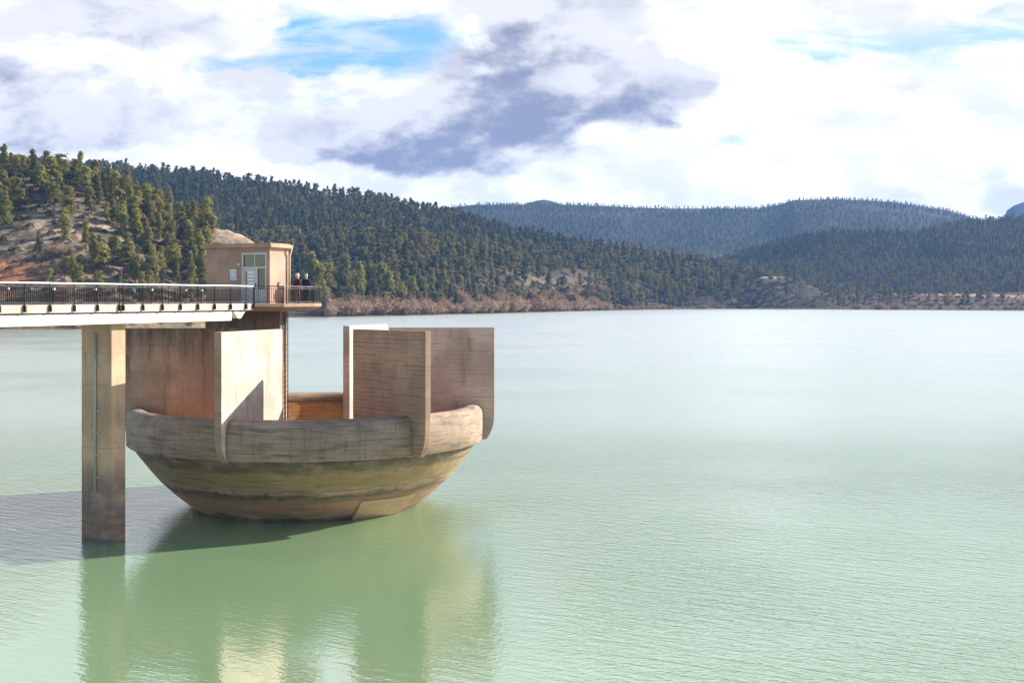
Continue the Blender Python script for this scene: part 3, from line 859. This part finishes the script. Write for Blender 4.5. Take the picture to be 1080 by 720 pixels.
def person(loc, yaw, label, jacket, trousers, lean=0.0, sc=1.0):
    t = thing('person', label, 'person', (0, 0, 0))
    J = {'pel': ((0, 0, .93), (.13, .10)), 'wai': ((0, .01, 1.08), (.125, .095)), 'che': ((0, .0, 1.27), (.15, .11)), 'nek0': ((0, .01, 1.43), (.075, .07)), 'nek': ((0, .02 + lean, 1.50), .052), 'hd1': ((0, .035 + lean, 1.57), (.075, .085)), 'hd2': ((0, .03 + lean, 1.65), (.078, .092)), 'hd3': ((0, .02 + lean, 1.71), (.055, .07))}
    E_ = [('pel', 'wai'), ('wai', 'che'), ('che', 'nek0'), ('nek0', 'nek'), ('nek', 'hd1'), ('hd1', 'hd2'), ('hd2', 'hd3')]
    for s, n_ in ((-1, 'l'), (1, 'r')):
        J.update({'sh' + n_: ((s * .17, 0, 1.37), .06), 'el' + n_: ((s * .23, -.02, 1.11), .043), 'wr' + n_: ((s * .21, .12, .93), .03), 'pa' + n_: ((s * .205, .16, .89), (.035, .018)),
                  'hi' + n_: ((s * .09, 0, .86), .085), 'kn' + n_: ((s * .10, .02, .48), .055), 'an' + n_: ((s * .10, -.01, .09), .038), 'to' + n_: ((s * .12, .14, .03), .035)})
        E_ += [('che', 'sh' + n_), ('sh' + n_, 'el' + n_), ('el' + n_, 'wr' + n_), ('wr' + n_, 'pa' + n_), ('pel', 'hi' + n_), ('hi' + n_, 'kn' + n_), ('kn' + n_, 'an' + n_), ('an' + n_, 'to' + n_)]
        for fi, (ox, ln) in enumerate(((-.026, .065), (-.009, .075), (.009, .07), (.026, .055))):
            b0, b1, b2 = f'fa{n_}{fi}', f'fb{n_}{fi}', f'fc{n_}{fi}'
            bx = s * .205 + ox
            J[b0] = ((bx, .18, .87), .010); J[b1] = ((bx, .20 , .87 - ln * .6), .009); J[b2] = ((bx, .195, .87 - ln * 1.1), .008)
            E_ += [('pa' + n_, b0), (b0, b1), (b1, b2)]
        J['th' + n_] = ((s * .205 - s * .045, .175, .88), .011); J['tt' + n_] = ((s * .205 - s * .055, .20, .845), .009)
        E_ += [('pa' + n_, 'th' + n_), ('th' + n_, 'tt' + n_)]
    body = skin('body', J, E_, M_skin, t, 'pel')
    hm = MB()
    hair = skin('hair', {'a': ((0, -.005 + lean, 1.60), (.080, .075)), 'b': ((0, -.005 + lean, 1.68), (.088, .094)), 'c': ((0, .0 + lean, 1.715), (.05, .06))}, [('a', 'b'), ('b', 'c')], M_hair, t, 'b')
    cj = {'hem': ((0, .0, .84), (.165, .13)), 'wa': ((0, .005, 1.06), (.16, .125)), 'ch': ((0, 0, 1.28), (.18, .135)), 'nk': ((0, .01, 1.44), (.085, .08))}
    ce = [('hem', 'wa'), ('wa', 'ch'), ('ch', 'nk')]
    for s, n_ in ((-1, 'l'), (1, 'r')):
        cj.update({'s' + n_: ((s * .175, 0, 1.37), .078), 'e' + n_: ((s * .235, -.02, 1.11), .06), 'w' + n_: ((s * .213, .11, .945), .045)})
        ce += [('ch', 's' + n_), ('s' + n_, 'e' + n_), ('e' + n_, 'w' + n_)]
    skin('jacket', cj, ce, jacket, t, 'ch')
    tj = {'p': ((0, 0, .92), (.14, .115))}; te = []
    for s, n_ in ((-1, 'l'), (1, 'r')):
        tj.update({'h' + n_: ((s * .09, 0, .84), .10), 'k' + n_: ((s * .10, .02, .48), .072), 'a' + n_: ((s * .10, -.01, .10), .06)})
        te += [('p', 'h' + n_), ('h' + n_, 'k' + n_), ('k' + n_, 'a' + n_)]
    skin('trousers', tj, te, trousers, t, 'p')
    for s in (-1, 1):
        skin('shoe', {'a': ((s * .10, -.05, .045), .05), 'b': ((s * .115, .07, .045), .047), 'c': ((s * .125, .16, .04), .036)}, [('a', 'b'), ('b', 'c')], M_dark, t, 'b')
        mb = MB(); mb.tube([(s * .032, .118 + lean, 1.625), (s * .032, .128 + lean, 1.625)], .010, 8); mb.build('eye', M_dark, t)
    t.location = loc; t.rotation_euler = (0, 0, yaw); t.scale = (sc, sc, sc)
    return t


zf = CAM - DK
pA = pt(313.5, 320, 74.3); pB = pt(323.0, 320, 74.7)
person((pA.x, pA.y, zf), DEG(-35), 'white-haired person in a maroon jacket and rust trousers beside the gatehouse downpipe', speckled('maroon_cloth', (0.055, 0.02, 0.025), .9), speckled('rust_cloth', (0.26, 0.10, 0.06), .9), 0.02, 1.0)
person((pB.x, pB.y, zf), DEG(15), 'grey-haired person in a navy coat and dark trousers at the platform corner', speckled('navy_cloth', (0.018, 0.02, 0.05), .9), speckled('black_cloth', (0.02, 0.02, 0.024), .9), 0.03, .99)

# ------------------------------------------------------------------ trees
def leaf_mat(name, c1, c2, c3):
    M, q, b = mat(name, c1, 0.75)
    oi = q.new('ShaderNodeObjectInfo'); tcx = q.new('ShaderNodeTexCoord')
    n = q.noise(tcx.outputs['Object'], 0.9, 4, 0.6)
    c = q.mix(q.step(n, .35, .65), c1, c2)
    c = q.mix(q.m('MULTIPLY', oi.outputs['Random'], .75), c, c3)
    q.put(b.inputs['Base Color'], c)
    b.inputs['Specular IOR Level'].default_value = 0.15
    tr = q.new('ShaderNodeBsdfTranslucent'); q.put(tr.inputs['Color'], c)
    mx = q.new('ShaderNodeMixShader'); mx.inputs[0].default_value = 0.38
    q.l.new(b.outputs[0], mx.inputs[1]); q.l.new(tr.outputs[0], mx.inputs[2])
    q.l.new(mx.outputs[0], q.n['Material Output'].inputs['Surface'])
    return M


M_olive = leaf_mat('olive_needles', (0.18, 0.155, 0.036), (0.23, 0.19, 0.048), (0.13, 0.115, 0.036))
M_yell = leaf_mat('yellow_green_needles', (0.24, 0.225, 0.038), (0.29, 0.26, 0.048), (0.17, 0.16, 0.036))
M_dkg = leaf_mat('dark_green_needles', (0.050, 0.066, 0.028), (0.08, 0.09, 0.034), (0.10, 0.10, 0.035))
M_bush = leaf_mat('scrub_leaves', (0.07, 0.07, 0.028), (0.11, 0.10, 0.04), (0.13, 0.105, 0.055))
M_bare = leaf_mat('bare_reddish_twigs', (0.30, 0.175, 0.105), (0.44, 0.29, 0.175), (0.46, 0.35, 0.235))
M_pale = leaf_mat('bare_grey_twigs', (0.27, 0.22, 0.17), (0.32, 0.26, 0.20), (0.24, 0.18, 0.13))
M_bark = speckled('bark', (0.10, 0.075, 0.055), .9, var=.3)


def quads(cent, size, up=0.3, rg=rng, nrm=None):
    """a soup of small leaf-sprig quads: random orientation round each centre"""
    n = len(cent)
    a = rg.normal(size=(n, 3)); a /= np.linalg.norm(a, axis=1)[:, None]
    b = rg.normal(size=(n, 3)); b[:, 2] += up
    b -= a * (a * b).sum(1)[:, None]; b /= np.linalg.norm(b, axis=1)[:, None] + 1e-9
    if nrm is not None:                      # sprigs that face outwards from the crown
        w = nrm + rg.normal(size=(n, 3)) * .55; w /= np.linalg.norm(w, axis=1)[:, None] + 1e-9
        a = np.cross(w, a); a /= np.linalg.norm(a, axis=1)[:, None] + 1e-9
        b = np.cross(w, a)
    s = size * rg.uniform(.6, 1.35, n)[:, None]
    v = np.stack([cent - a * s - b * s * .5, cent + a * s * .9 - b * s * .6, cent + a * s + b * s * .55, cent - a * s * .8 + b * s * .6], 1).reshape(-1, 3)
    return v, np.arange(4 * n).reshape(n, 4)


def crown_mesh(name, H, R, style, nclump, per, size, m, seed):
    rg = np.random.default_rng(seed)
    cs = []
    for i in range(nclump):
        h = rg.uniform(0, 1)
        if style == 'cone':
            zz = .16 + .82 * h ** .9; env = R * 1.1 * (1.0 - h) ** .95 + .07 * R
        elif style == 'round':
            zz = .28 + .68 * h; env = R * (math.sqrt(max(0, 1 - (1.7 * h - .78) ** 2 / 1.05)) * .95 + .15)
        else:
            zz = .10 + .85 * h; env = R * (.16 + .84 * math.sin(math.pi * min(1, h * .82 + .18)))
        a = rg.uniform(0, 2 * math.pi)
        a += .5 * math.sin(2 * a + seed) * (.6 + .4 * math.sin(h * 9 + seed)); env *= 1 + .22 * math.sin(h * 14 + seed * 1.7 + 2 * a)
        rr = env * math.sqrt(rg.uniform(.15, 1)) * rg.uniform(.7, 1.15)
        cs.append((rr * math.cos(a), rr * math.sin(a), zz * H))
    cs = np.array(cs)
    sig = R * rg.uniform(.17, .30, nclump)
    k = np.repeat(np.arange(nclump), per)
    off = rg.normal(size=(len(k), 3)) * sig[k][:, None] * np.array([1, 1, .62])
    cen_ = cs[k] + off
    on = off / (np.linalg.norm(off, axis=1)[:, None] + 1e-9)
    rd = cen_ * np.array([1, 1, 0]); rd /= np.linalg.norm(rd, axis=1)[:, None] + 1e-9
    v, fc = quads(cen_, size, .5, rg, on * .8 + rd * .9 + np.array([0, 0, .25]))
    me = np_mesh(name, v, fc)
    me.materials.append(m)
    return me, cs


def trunk_mesh(name, H, r, cs, seed, lean=.5):
    rg = np.random.default_rng(seed)
    mb = MB()
    ax = lambda z: Vector((lean * math.sin(z / H * 2.2), lean * .6 * math.sin(z / H * 3 + 1) - lean * .5, z))
    mb.tube([ax(0) + Vector((0, 0, -.8))] + [ax(H * k / 6) for k in range(1, 6)] , [r * 1.25, r, r * .85, r * .65, r * .42, r * .2], 7)
    for c in cs[rg.permutation(len(cs))[:10]]:
        z0 = max(.15 * H, c[2] * .72)
        p0 = ax(z0); p1 = Vector(c)
        mb.tube([p0, p0.lerp(p1, .55) + Vector((0, 0, -.15)), p1], [r * .32, r * .2, r * .06], 5)
    me = bpy.data.meshes.new(name); me.from_pydata([tuple(v) for v in mb.v], [], mb.f); me.materials.append(M_bark)
    return me


PINES = []     # (tone, shape, crown mesh, trunk mesh, height)
for i, (tone, m, shape, H, R) in enumerate((('olive', M_olive, 'round', 12, 2.3), ('olive', M_olive, 'cone', 13, 2.0), ('yellow-green', M_yell, 'round', 11, 2.25), ('yellow-green', M_yell, 'cone', 12, 1.95),
                                            ('dark green', M_dkg, 'round', 12, 2.35), ('dark green', M_dkg, 'cone', 13, 2.0), ('olive', M_olive, 'tall', 12.5, 2.1), ('dark green', M_dkg, 'tall', 13, 2.2), ('olive', M_olive, 'round', 10, 2.5), ('yellow-green', M_yell, 'tall', 12, 2.0), ('olive', M_olive, 'cone', 12, 2.3))):
    cmh, cs = crown_mesh('crown', H, R, shape, 44, 46, .26, m, 100 + i)
    PINES.append((tone, {'round': 'round-crowned', 'cone': 'conical', 'tall': 'column-shaped'}[shape], cmh, trunk_mesh('trunk', H, .20, cs, 200 + i), H))


def ground_at(X, Y):
    px = 540 + F * X / Y
    return terrain_z(px, Y)


def jitter(x0, x1, y0, y1, s):
    gx, gy = np.meshgrid(np.arange(x0, x1, s), np.arange(y0, y1, s))
    X = (gx + rng.uniform(-.48, .48, gx.shape) * s).ravel(); Y = (gy + rng.uniform(-.48, .48, gx.shape) * s).ravel()
    return X, Y


def visible(px, Y, z, h):
    ci = np.clip(np.searchsorted(px_g, px), 0, nc - 1); ri = np.clip(np.searchsorted(Y_g, Y) - 2, 0, nr - 1)
    return (z + h - CAM) / Y > RUN[ri, ci] - .001


pts = []
def zone(x0, x1, y0, y1, s, hids, hmin, hmax, dens):
    X, Y = jitter(x0, x1, y0, y1, s)
    px = 540 + F * X / Y
    ok = (px > -170) & (px < 1250)
    X, Y, px = X[ok], Y[ok], px[ok]
    z, idx, tt = terrain_z(px, Y)
    py = HY + F * (CAM - z) / Y
    h = rng.uniform(hmin, hmax, len(X))
    d = dens(px, py, z, tt, X, Y)
    ok = np.isin(idx, hids) & (z > 1.2) & (rng.uniform(0, 1, len(X)) < d)
    ok &= visible(px, Y, z, h)
    for a in zip(X[ok], Y[ok], z[ok], h[ok], px[ok], py[ok], idx[ok], tt[:, ok].T):
        pts.append(a)


def dens_left(px, py, z, tt, X, Y):
    t = tt[0]
    d = np.where(t > .74, .95, np.where(t > .58, .45, np.where(t > .40, .5, np.where(t > .12, .62, .10))))
    d = np.where((px > 110) & (t > .3), np.maximum(d, .85), d)
    d = d * np.where((px < 115) & (abs(py - 243) < 17), .22, 1)
    d = d * np.where((px > 228) & (t > .75), .15, 1) * np.where((px < 48) & (py > 272) & (py < 318), .05, 1)
    d = np.where((px > 226) & (px < 272) & (t > .55), 0.0, d)
    return .74 * d * (fbm(X / 22, Y / 22, 5, 2) > -.18)
def dens_mid(px, py, z, tt, X, Y):
    d = .95 + 0 * px
    d = np.where((abs(px - 570) < 65) & (abs(py - 299) < 11), .22, d)
    d = np.where((px > 138) & (px < 180) & (py < 186), 0.05, d)
    d = np.where(fbm(X / 70, Y / 70, 8, 3) < -.2, .35, d)
    return d
def dens_knoll(px, py, z, tt, X, Y):
    return np.where((px < 790), .6, .12)
def dens_far(px, py, z, tt, X, Y):
    return np.where(fbm(X / 160, Y / 160, 18, 3) < -.12, .4, .95)

zone(-480, -70, 440, 700, 6.8, (0,), 9, 15, dens_left)
zone(-1000, 700, 820, 1600, 8.4, (1, 2), 10.5, 16.5, dens_mid)
for x_, ty, dY in ((327, 263, 70), (337, 279, 50), (345, 277, 56), (364, 268, 62), (379, 276, 58), (389, 279, 66), (402, 277, 60), (411, 284, 54), (417, 286, 62), (435, 290, 60), (446, 293, 66), (455, 298, 58), (470, 295, 62), (485, 290, 66), (352, 284, 74),
                  (372, 285, 84), (496, 300, 64), (510, 303, 60), (424, 296, 52), (333, 271, 84)):
    Y_ = float(lerp_tab(x_, M_BASE, 1)) + dY
    a_, b_i, c_ = terrain_z(np.array([x_ * 1.0]), np.array([Y_]))
    z_ = float(a_[0]); h_ = CAM - (ty - HY) / F * Y_ - z_
    pts.append(((x_ - 540) / F * Y_, Y_, z_, h_, float(x_), 310.0, 3, c_[:, 0]))
zone(100, 500, 1250, 1500, 8.5, (4, 3, 6), 8, 13, dens_knoll)
zone(100, 1500, 1400, 2450, 10.0, (5,), 8, 12, lambda px, py, z, tt, X, Y: .93 + 0 * px)
zone(-700, 2300, 2250, 3700, 14.5, (7,), 6.5, 10.5, dens_far)
pts.sort(key=lambda a: -a[3] / a[1] if -25 < a[4] < 1105 and not (222 < a[4] < 302 and a[5] > 262) else 0)
NIND = 300
ind, rest = pts[:NIND], pts[NIND:]

ORD = 'first second third fourth fifth sixth seventh eighth ninth tenth eleventh twelfth thirteenth fourteenth fifteenth sixteenth seventeenth eighteenth nineteenth'.split()
def ordinal(n):
    if n < 20:
        return ORD[n - 1]
    tens = ['twent', 'thirt', 'fort', 'fift', 'sixt', 'sevent', 'eight', 'ninet'][n // 10 - 2]
    return tens + 'ieth' if n % 10 == 0 else tens + 'y-' + ORD[n % 10 - 1]


from collections import defaultdict
rows = defaultdict(list)
for a in ind:
    X, Y, z, h, px, py, idx, tt = a
    nt_ = vnoise(np.array([X / 35.]), np.array([Y / 35.]), 61)[0]
    if idx == 0:
        band = "crest" if tt[0] > .8 else "upper slope" if tt[0] > .55 else "rocky middle slope" if tt[0] > .33 else "foot"
        vi = int(rng.choice([0, 1, 2, 3, 6, 8, 4, 9, 10], p=[.12, .14, .16, .18, .06, .12, .05, .09, .08]))
    else:
        band = 'shore' if idx == 3 else 'slope'
        vi = int(rng.choice([3, 6, 1, 2, 9, 10], p=[.22, .22, .14, .12, .20, .10])) if band == 'shore' else int(rng.choice([4, 5, 7, 6, 1, 0]))
    rows[(idx == 0, band, PINES[vi][0], PINES[vi][1])].append((a, vi))
ARTICLE = {}
for (near, band, tone, shape), lst in sorted(rows.items(), key=lambda kv: str(kv[0])):
    lst.sort(key=lambda e: e[0][4])
    for k, (a, vi) in enumerate(lst):
        X, Y, z, h, px, py, idx, tt = a
        if near:
            lab = f"{tone} {shape} pine on the near hill's {band}, {ordinal(k + 1)} from its far end"
            grp = "pines on the near hill beyond the bridge"
        elif band == 'shore':
            lab = f"{tone} {shape} pine by the far shore, {ordinal(k + 1)} such from the gatehouse"
            grp = "pines along the far shore"
        else:
            lab = f"{tone} {shape} pine within the dense wooded slope behind the far shore"
            grp = f"{tone} {shape} pines of the wooded slope"
        t = thing('pine_tree', lab, 'tree', (X, Y, z - .2), grp)
        sc = h / PINES[vi][4]
        wd = random.uniform(.8, 1.3); t.scale = (sc * wd * random.uniform(.9, 1.1), sc * wd * random.uniform(.9, 1.1), sc); t.rotation_euler = (0, 0, random.uniform(0, 6.28))
        for nm, dm in (('crown', PINES[vi][2]), ('trunk', PINES[vi][3])):
            o = bpy.data.objects.new(nm, dm); COL.objects.link(o); o.parent = t


def scatter(name, label, pts4, protos, kind='stuff'):
    """one object: a point cloud whose points carry copies of the template meshes (geometry nodes)"""
    pc_ = bpy.data.collections.new(name + '_templates')
    for i, m_ in enumerate(protos):
        o = bpy.data.objects.new(f'{name}_template', m_); pc_.objects.link(o)
    A = np.array([p[:3] for p in pts4], np.float32)
    me = bpy.data.meshes.new(name)
    me.vertices.add(len(A)); me.vertices.foreach_set('co', A.ravel())
    for an, ty, vals in (('scl', 'FLOAT', [p[3] for p in pts4]), ('rot', 'FLOAT', rng.uniform(0, 6.28, len(A))), ('pick', 'INT', [int(p[4]) for p in pts4])):
        at_ = me.attributes.new(an, ty, 'POINT'); at_.data.foreach_set('value', np.array(vals, np.int32 if ty == 'INT' else np.float32))
    o = bpy.data.objects.new(name, me); COL.objects.link(o)
    ng = bpy.data.node_groups.new(name, 'GeometryNodeTree')
    ng.interface.new_socket('Geometry', in_out='INPUT', socket_type='NodeSocketGeometry')
    ng.interface.new_socket('Geometry', in_out='OUTPUT', socket_type='NodeSocketGeometry')
    N_ = ng.nodes; Lk = ng.links
    gi, go = N_.new('NodeGroupInput'), N_.new('NodeGroupOutput')
    ip = N_.new('GeometryNodeInstanceOnPoints'); ci = N_.new('GeometryNodeCollectionInfo')
    ci.inputs['Collection'].default_value = pc_; ci.inputs['Separate Children'].default_value = True; ci.inputs['Reset Children'].default_value = True
    ip.inputs['Pick Instance'].default_value = True
    def attr(nm, ty):
        n_ = N_.new('GeometryNodeInputNamedAttribute'); n_.data_type = ty; n_.inputs[0].default_value = nm
        return n_.outputs[0]
    Lk.new(gi.outputs[0], ip.inputs['Points']); Lk.new(ci.outputs[0], ip.inputs['Instance'])
    Lk.new(attr('pick', 'INT'), ip.inputs['Instance Index']); Lk.new(attr('scl', 'FLOAT'), ip.inputs['Scale'])
    cx = N_.new('ShaderNodeCombineXYZ'); Lk.new(attr('rot', 'FLOAT'), cx.inputs[2]); Lk.new(cx.outputs[0], ip.inputs['Rotation'])
    Lk.new(ip.outputs[0], go.inputs[0])
    md_ = o.modifiers.new('scatter', 'NODES'); md_.node_group = ng
    return setp(o, label, None, None, kind)


def joined(name, H, R, shape, nclump, per, size, m, seed, tr=.2):
    rg = np.random.default_rng(seed)
    cmh, cs = crown_mesh(name, H, R, shape, nclump, per, size, m, seed)
    tb = trunk_mesh(name, H, tr, cs, seed)
    bm = bmesh.new(); bm.from_mesh(cmh)
    n0 = len(bm.faces); bm.from_mesh(tb)
    bm.faces.ensure_lookup_table()
    for f_ in bm.faces[n0:]:
        f_.material_index = 1
    me = bpy.data.meshes.new(name); bm.to_mesh(me); bm.free()
    me.materials.append(m); me.materials.append(M_bark)
    return me


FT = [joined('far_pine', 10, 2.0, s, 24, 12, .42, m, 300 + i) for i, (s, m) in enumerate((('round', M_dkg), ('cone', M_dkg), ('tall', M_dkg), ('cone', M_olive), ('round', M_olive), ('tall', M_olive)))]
rp_ = []
for X, Y, z, h, px, py, idx, tt in rest:
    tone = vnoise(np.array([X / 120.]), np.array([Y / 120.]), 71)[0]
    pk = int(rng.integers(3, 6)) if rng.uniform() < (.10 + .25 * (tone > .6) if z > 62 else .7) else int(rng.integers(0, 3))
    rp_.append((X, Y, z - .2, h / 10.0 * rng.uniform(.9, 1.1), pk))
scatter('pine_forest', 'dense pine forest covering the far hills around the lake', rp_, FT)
print('TREES', len(pts), 'individual', len(ind), 'forest', len(rp_))

# low scrub on the near hill and the banks
def bush_mesh(name, R, Hh, n, size, m, seed):
    rg = np.random.default_rng(seed)
    a = rg.uniform(0, 2 * math.pi, n); u = rg.uniform(0, 1, n) ** .5
    lob = 1 + .28 * np.sin(a * 3 + seed) * rg.uniform(.5, 1, n)
    zz = rg.uniform(0, 1, n)
    rr = R * np.sqrt(np.clip(1 - zz ** 2, 0, 1)) * (.55 + .45 * u) * lob
    v, fc = quads(np.stack([rr * np.cos(a), rr * np.sin(a), zz * Hh], -1), size, .4, rg)
    me = np_mesh(name, v, fc); me.materials.append(m)
    return me


BT = [bush_mesh('scrub', 1.5, 1.5, 130, .24, M_bush, 400 + i) for i in range(3)] + [bush_mesh('scrub', 1.7, 1.3, 130, .24, M_bare, 404)]
bp = []
X, Y = jitter(-480, -70, 440, 700, 5.2)
px = 540 + F * X / Y; z, idx, tt = terrain_z(px, Y); py = HY + F * (CAM - z) / Y
ok = (idx == 0) & (z > .8) & (rng.uniform(0, 1, len(X)) < np.where((px < 130) & (abs(py - 243) < 17), .75, .95)) & visible(px, Y, z, 3.0) & (px > -170) & ~((px > 226) & (tt[0] > .8))
for x_, y_, z_, t_ in zip(X[ok], Y[ok], z[ok], tt[0][ok]):
    bp.append((x_, y_, z_ - .2, rng.uniform(.5, 1.35), 3 if rng.uniform() < (.5 if t_ < .25 else .12) else int(rng.integers(0, 3))))
X, Y = jitter(-300, 700, 860, 1500, 10)
px = 540 + F * X / Y; z, idx, tt = terrain_z(px, Y); py = HY + F * (CAM - z) / Y
ok = np.isin(idx, (2, 3, 4, 6)) & (z > .6) & visible(px, Y, z, 2.0) & (rng.uniform(0, 1, len(X)) < .8)
for x_, y_, z_ in zip(X[ok], Y[ok], z[ok]):
    bp.append((x_, y_, z_ - .2, rng.uniform(.6, 1.6), 3 if rng.uniform() < .35 else int(rng.integers(0, 3))))
scatter('undergrowth', 'low dark scrub and dry bushes between the trees and on the banks', bp, BT)

# bare reddish shrubs and pale leafless trees along the shore
def twiggy(name, R, Hh, stems, m, seed, upright=.5, ntw=7):
    rg = np.random.default_rng(seed)
    mb = MB()
    tips = []
    for i in range(stems):
        a = rg.uniform(0, 2 * math.pi); rr = R * math.sqrt(rg.uniform(0, 1))
        tip = Vector((rr * math.cos(a), rr * math.sin(a), Hh * rg.uniform(.55, 1) * math.sqrt(max(.15, 1 - (rr / R) ** 2 * .7))))
        b0 = Vector((rr * .3 * math.cos(a), rr * .3 * math.sin(a), -.3))
        mid = b0.lerp(tip, .5) + Vector((rg.normal() * .2, rg.normal() * .2, Hh * .08))
        mb.tube([b0, mid, tip], [.09, .06, .02], 4)
        for k in range(ntw):
            p = mid.lerp(tip, rg.uniform(-.3, 1)); tips.append(p)
            mb.bar(p, p + Vector((rg.normal() * .45, rg.normal() * .45, abs(rg.normal()) * .6 + .2)), .045)
    me = bpy.data.meshes.new(name); me.from_pydata([tuple(v) for v in mb.v], [], mb.f)
    t0 = np.array([tuple(t) for t in tips])
    kk = rg.integers(0, len(t0), stems * 12)
    v, fc = quads(t0[kk] + rg.normal(size=(len(kk), 3)) * .42, .20, 1.0, rg)
    bm = bmesh.new(); bm.from_mesh(me); m2 = np_mesh('x', v, fc); bm.from_mesh(m2); bm.to_mesh(me); bm.free()
    me.materials.append(m)
    return me


SH = [twiggy('bare_shrub', 3.6, 5.2, 42, M_bare, 500 + i) for i in range(4)]
PT = [twiggy('bare_tree', 1.5, 11, 22, M_pale, 510 + i, ntw=16) for i in range(3)]
k = 0
for px0 in np.arange(336, 706, 5.2):
    for row in (0, 1, 2, 3):
        pxx = px0 + rng.uniform(-2.2, 2.2) + row * 2.5
        bY = lerp_tab(pxx, M_BASE, 1)
        Y = bY + 12 + row * 20 + rng.uniform(-5, 6)
        if row and rng.uniform() < .2 * row:
            continue
        z = float(terrain_z(np.array([pxx]), np.array([Y]))[0][0])
        X = (pxx - 540) / F * Y
        o = bpy.data.objects.new('bare_shrub', SH[int(rng.integers(0, 4))]); COL.objects.link(o)
        s = rng.uniform(.6, 1.6) * (1.6 if pxx < 640 else .85)
        o.location = (X, Y, max(z, .1) - .3); o.scale = (s * 1.15, s * 1.15, s * .95); o.rotation_euler = (0, 0, rng.uniform(0, 6.28))
        setp(o, 'leafless reddish-brown shrub in the thick belt along the far shoreline', 'shrub', 'bare reddish shrubs of the shoreline belt')
for pxx, dY, hh, lab in ((342, 6, 26, 'tall leafless grey tree at the shore beside the platform end'), (477, 60, 15, 'slim leafless pale tree behind the reddish scrub, nearest the gatehouse of its kind'),
                         (486, 64, 13, 'slim leafless pale tree just past the first one behind the scrub'), (545, 70, 13, 'short pale leafless tree at the start of the bare hillside clearing'), (556, 70, 15, 'tall pale leafless tree against the bare hillside clearing'),
                         (565, 74, 14, 'pale leafless tree, third of the row against the bare clearing'), (588, 74, 14, 'pale leafless tree standing alone at the clearing end'), (668, 60, 11, 'small pale leafless tree by the point of the scrub belt')):
    Y = lerp_tab(pxx, M_BASE, 1) + dY
    z = float(terrain_z(np.array([pxx]), np.array([Y]))[0][0])
    o = bpy.data.objects.new('bare_tree', PT[int(rng.integers(0, 3))]); COL.objects.link(o)
    s = hh / 11.0
    o.location = ((pxx - 540) / F * Y, Y, max(z, .1) - .3); o.scale = (s * .95, s * .95, s * .82)
    setp(o, lab, 'tree', 'pale leafless trees along the far shore')
for pxx, dY, s, lab in ((905, 12, 1.3, 'rusty bare shrub at the right end of the far shoreline gap'), (928, 10, 1.6, 'wide orange-brown bare shrub at the water on the far shore'), (946, 14, 1.5, 'orange-brown bare shrub behind the wide one at the water'),
                        (742, 8, 1.2, 'low rusty shrub at the waterline under the terraced knoll'), (760, 10, 1.0, 'second low rusty shrub under the terraced knoll'), (788, 9, 1.1, 'third low rusty shrub under the terraced knoll')):
    Y = lerp_tab(pxx, M_BASE, 1) + dY
    z = float(terrain_z(np.array([pxx]), np.array([Y]))[0][0])
    o = bpy.data.objects.new('bare_shrub', SH[int(rng.integers(0, 4))]); COL.objects.link(o)
    o.location = ((pxx - 540) / F * Y, Y, max(z, .1) - .3); o.scale = (s * 1.5, s * 1.3, s * .9)
    setp(o, lab, 'shrub')
# pinkish bare bushes on the near bank behind the railing
for i, (pxx, Y, s) in enumerate(((44, 520, 1.1), (54, 523, 1.3), (64, 524, 1.2), (73, 526, 1.0), (36, 508, .9), (88, 520, .8))):
    z = float(terrain_z(np.array([pxx * 1.0]), np.array([Y * 1.0]))[0][0])
    o = bpy.data.objects.new('bare_shrub', SH[i % 4]); COL.objects.link(o)
    o.location = ((pxx - 540) / F * Y, Y, z - .3); o.scale = (s * .8, s * .8, s * .8); o.rotation_euler = (0, 0, i)
    setp(o, f'pinkish leafless bush on the red bank above the bridge railing, {ordinal(i + 1)} of the clump', 'shrub', 'pinkish bushes on the red bank')
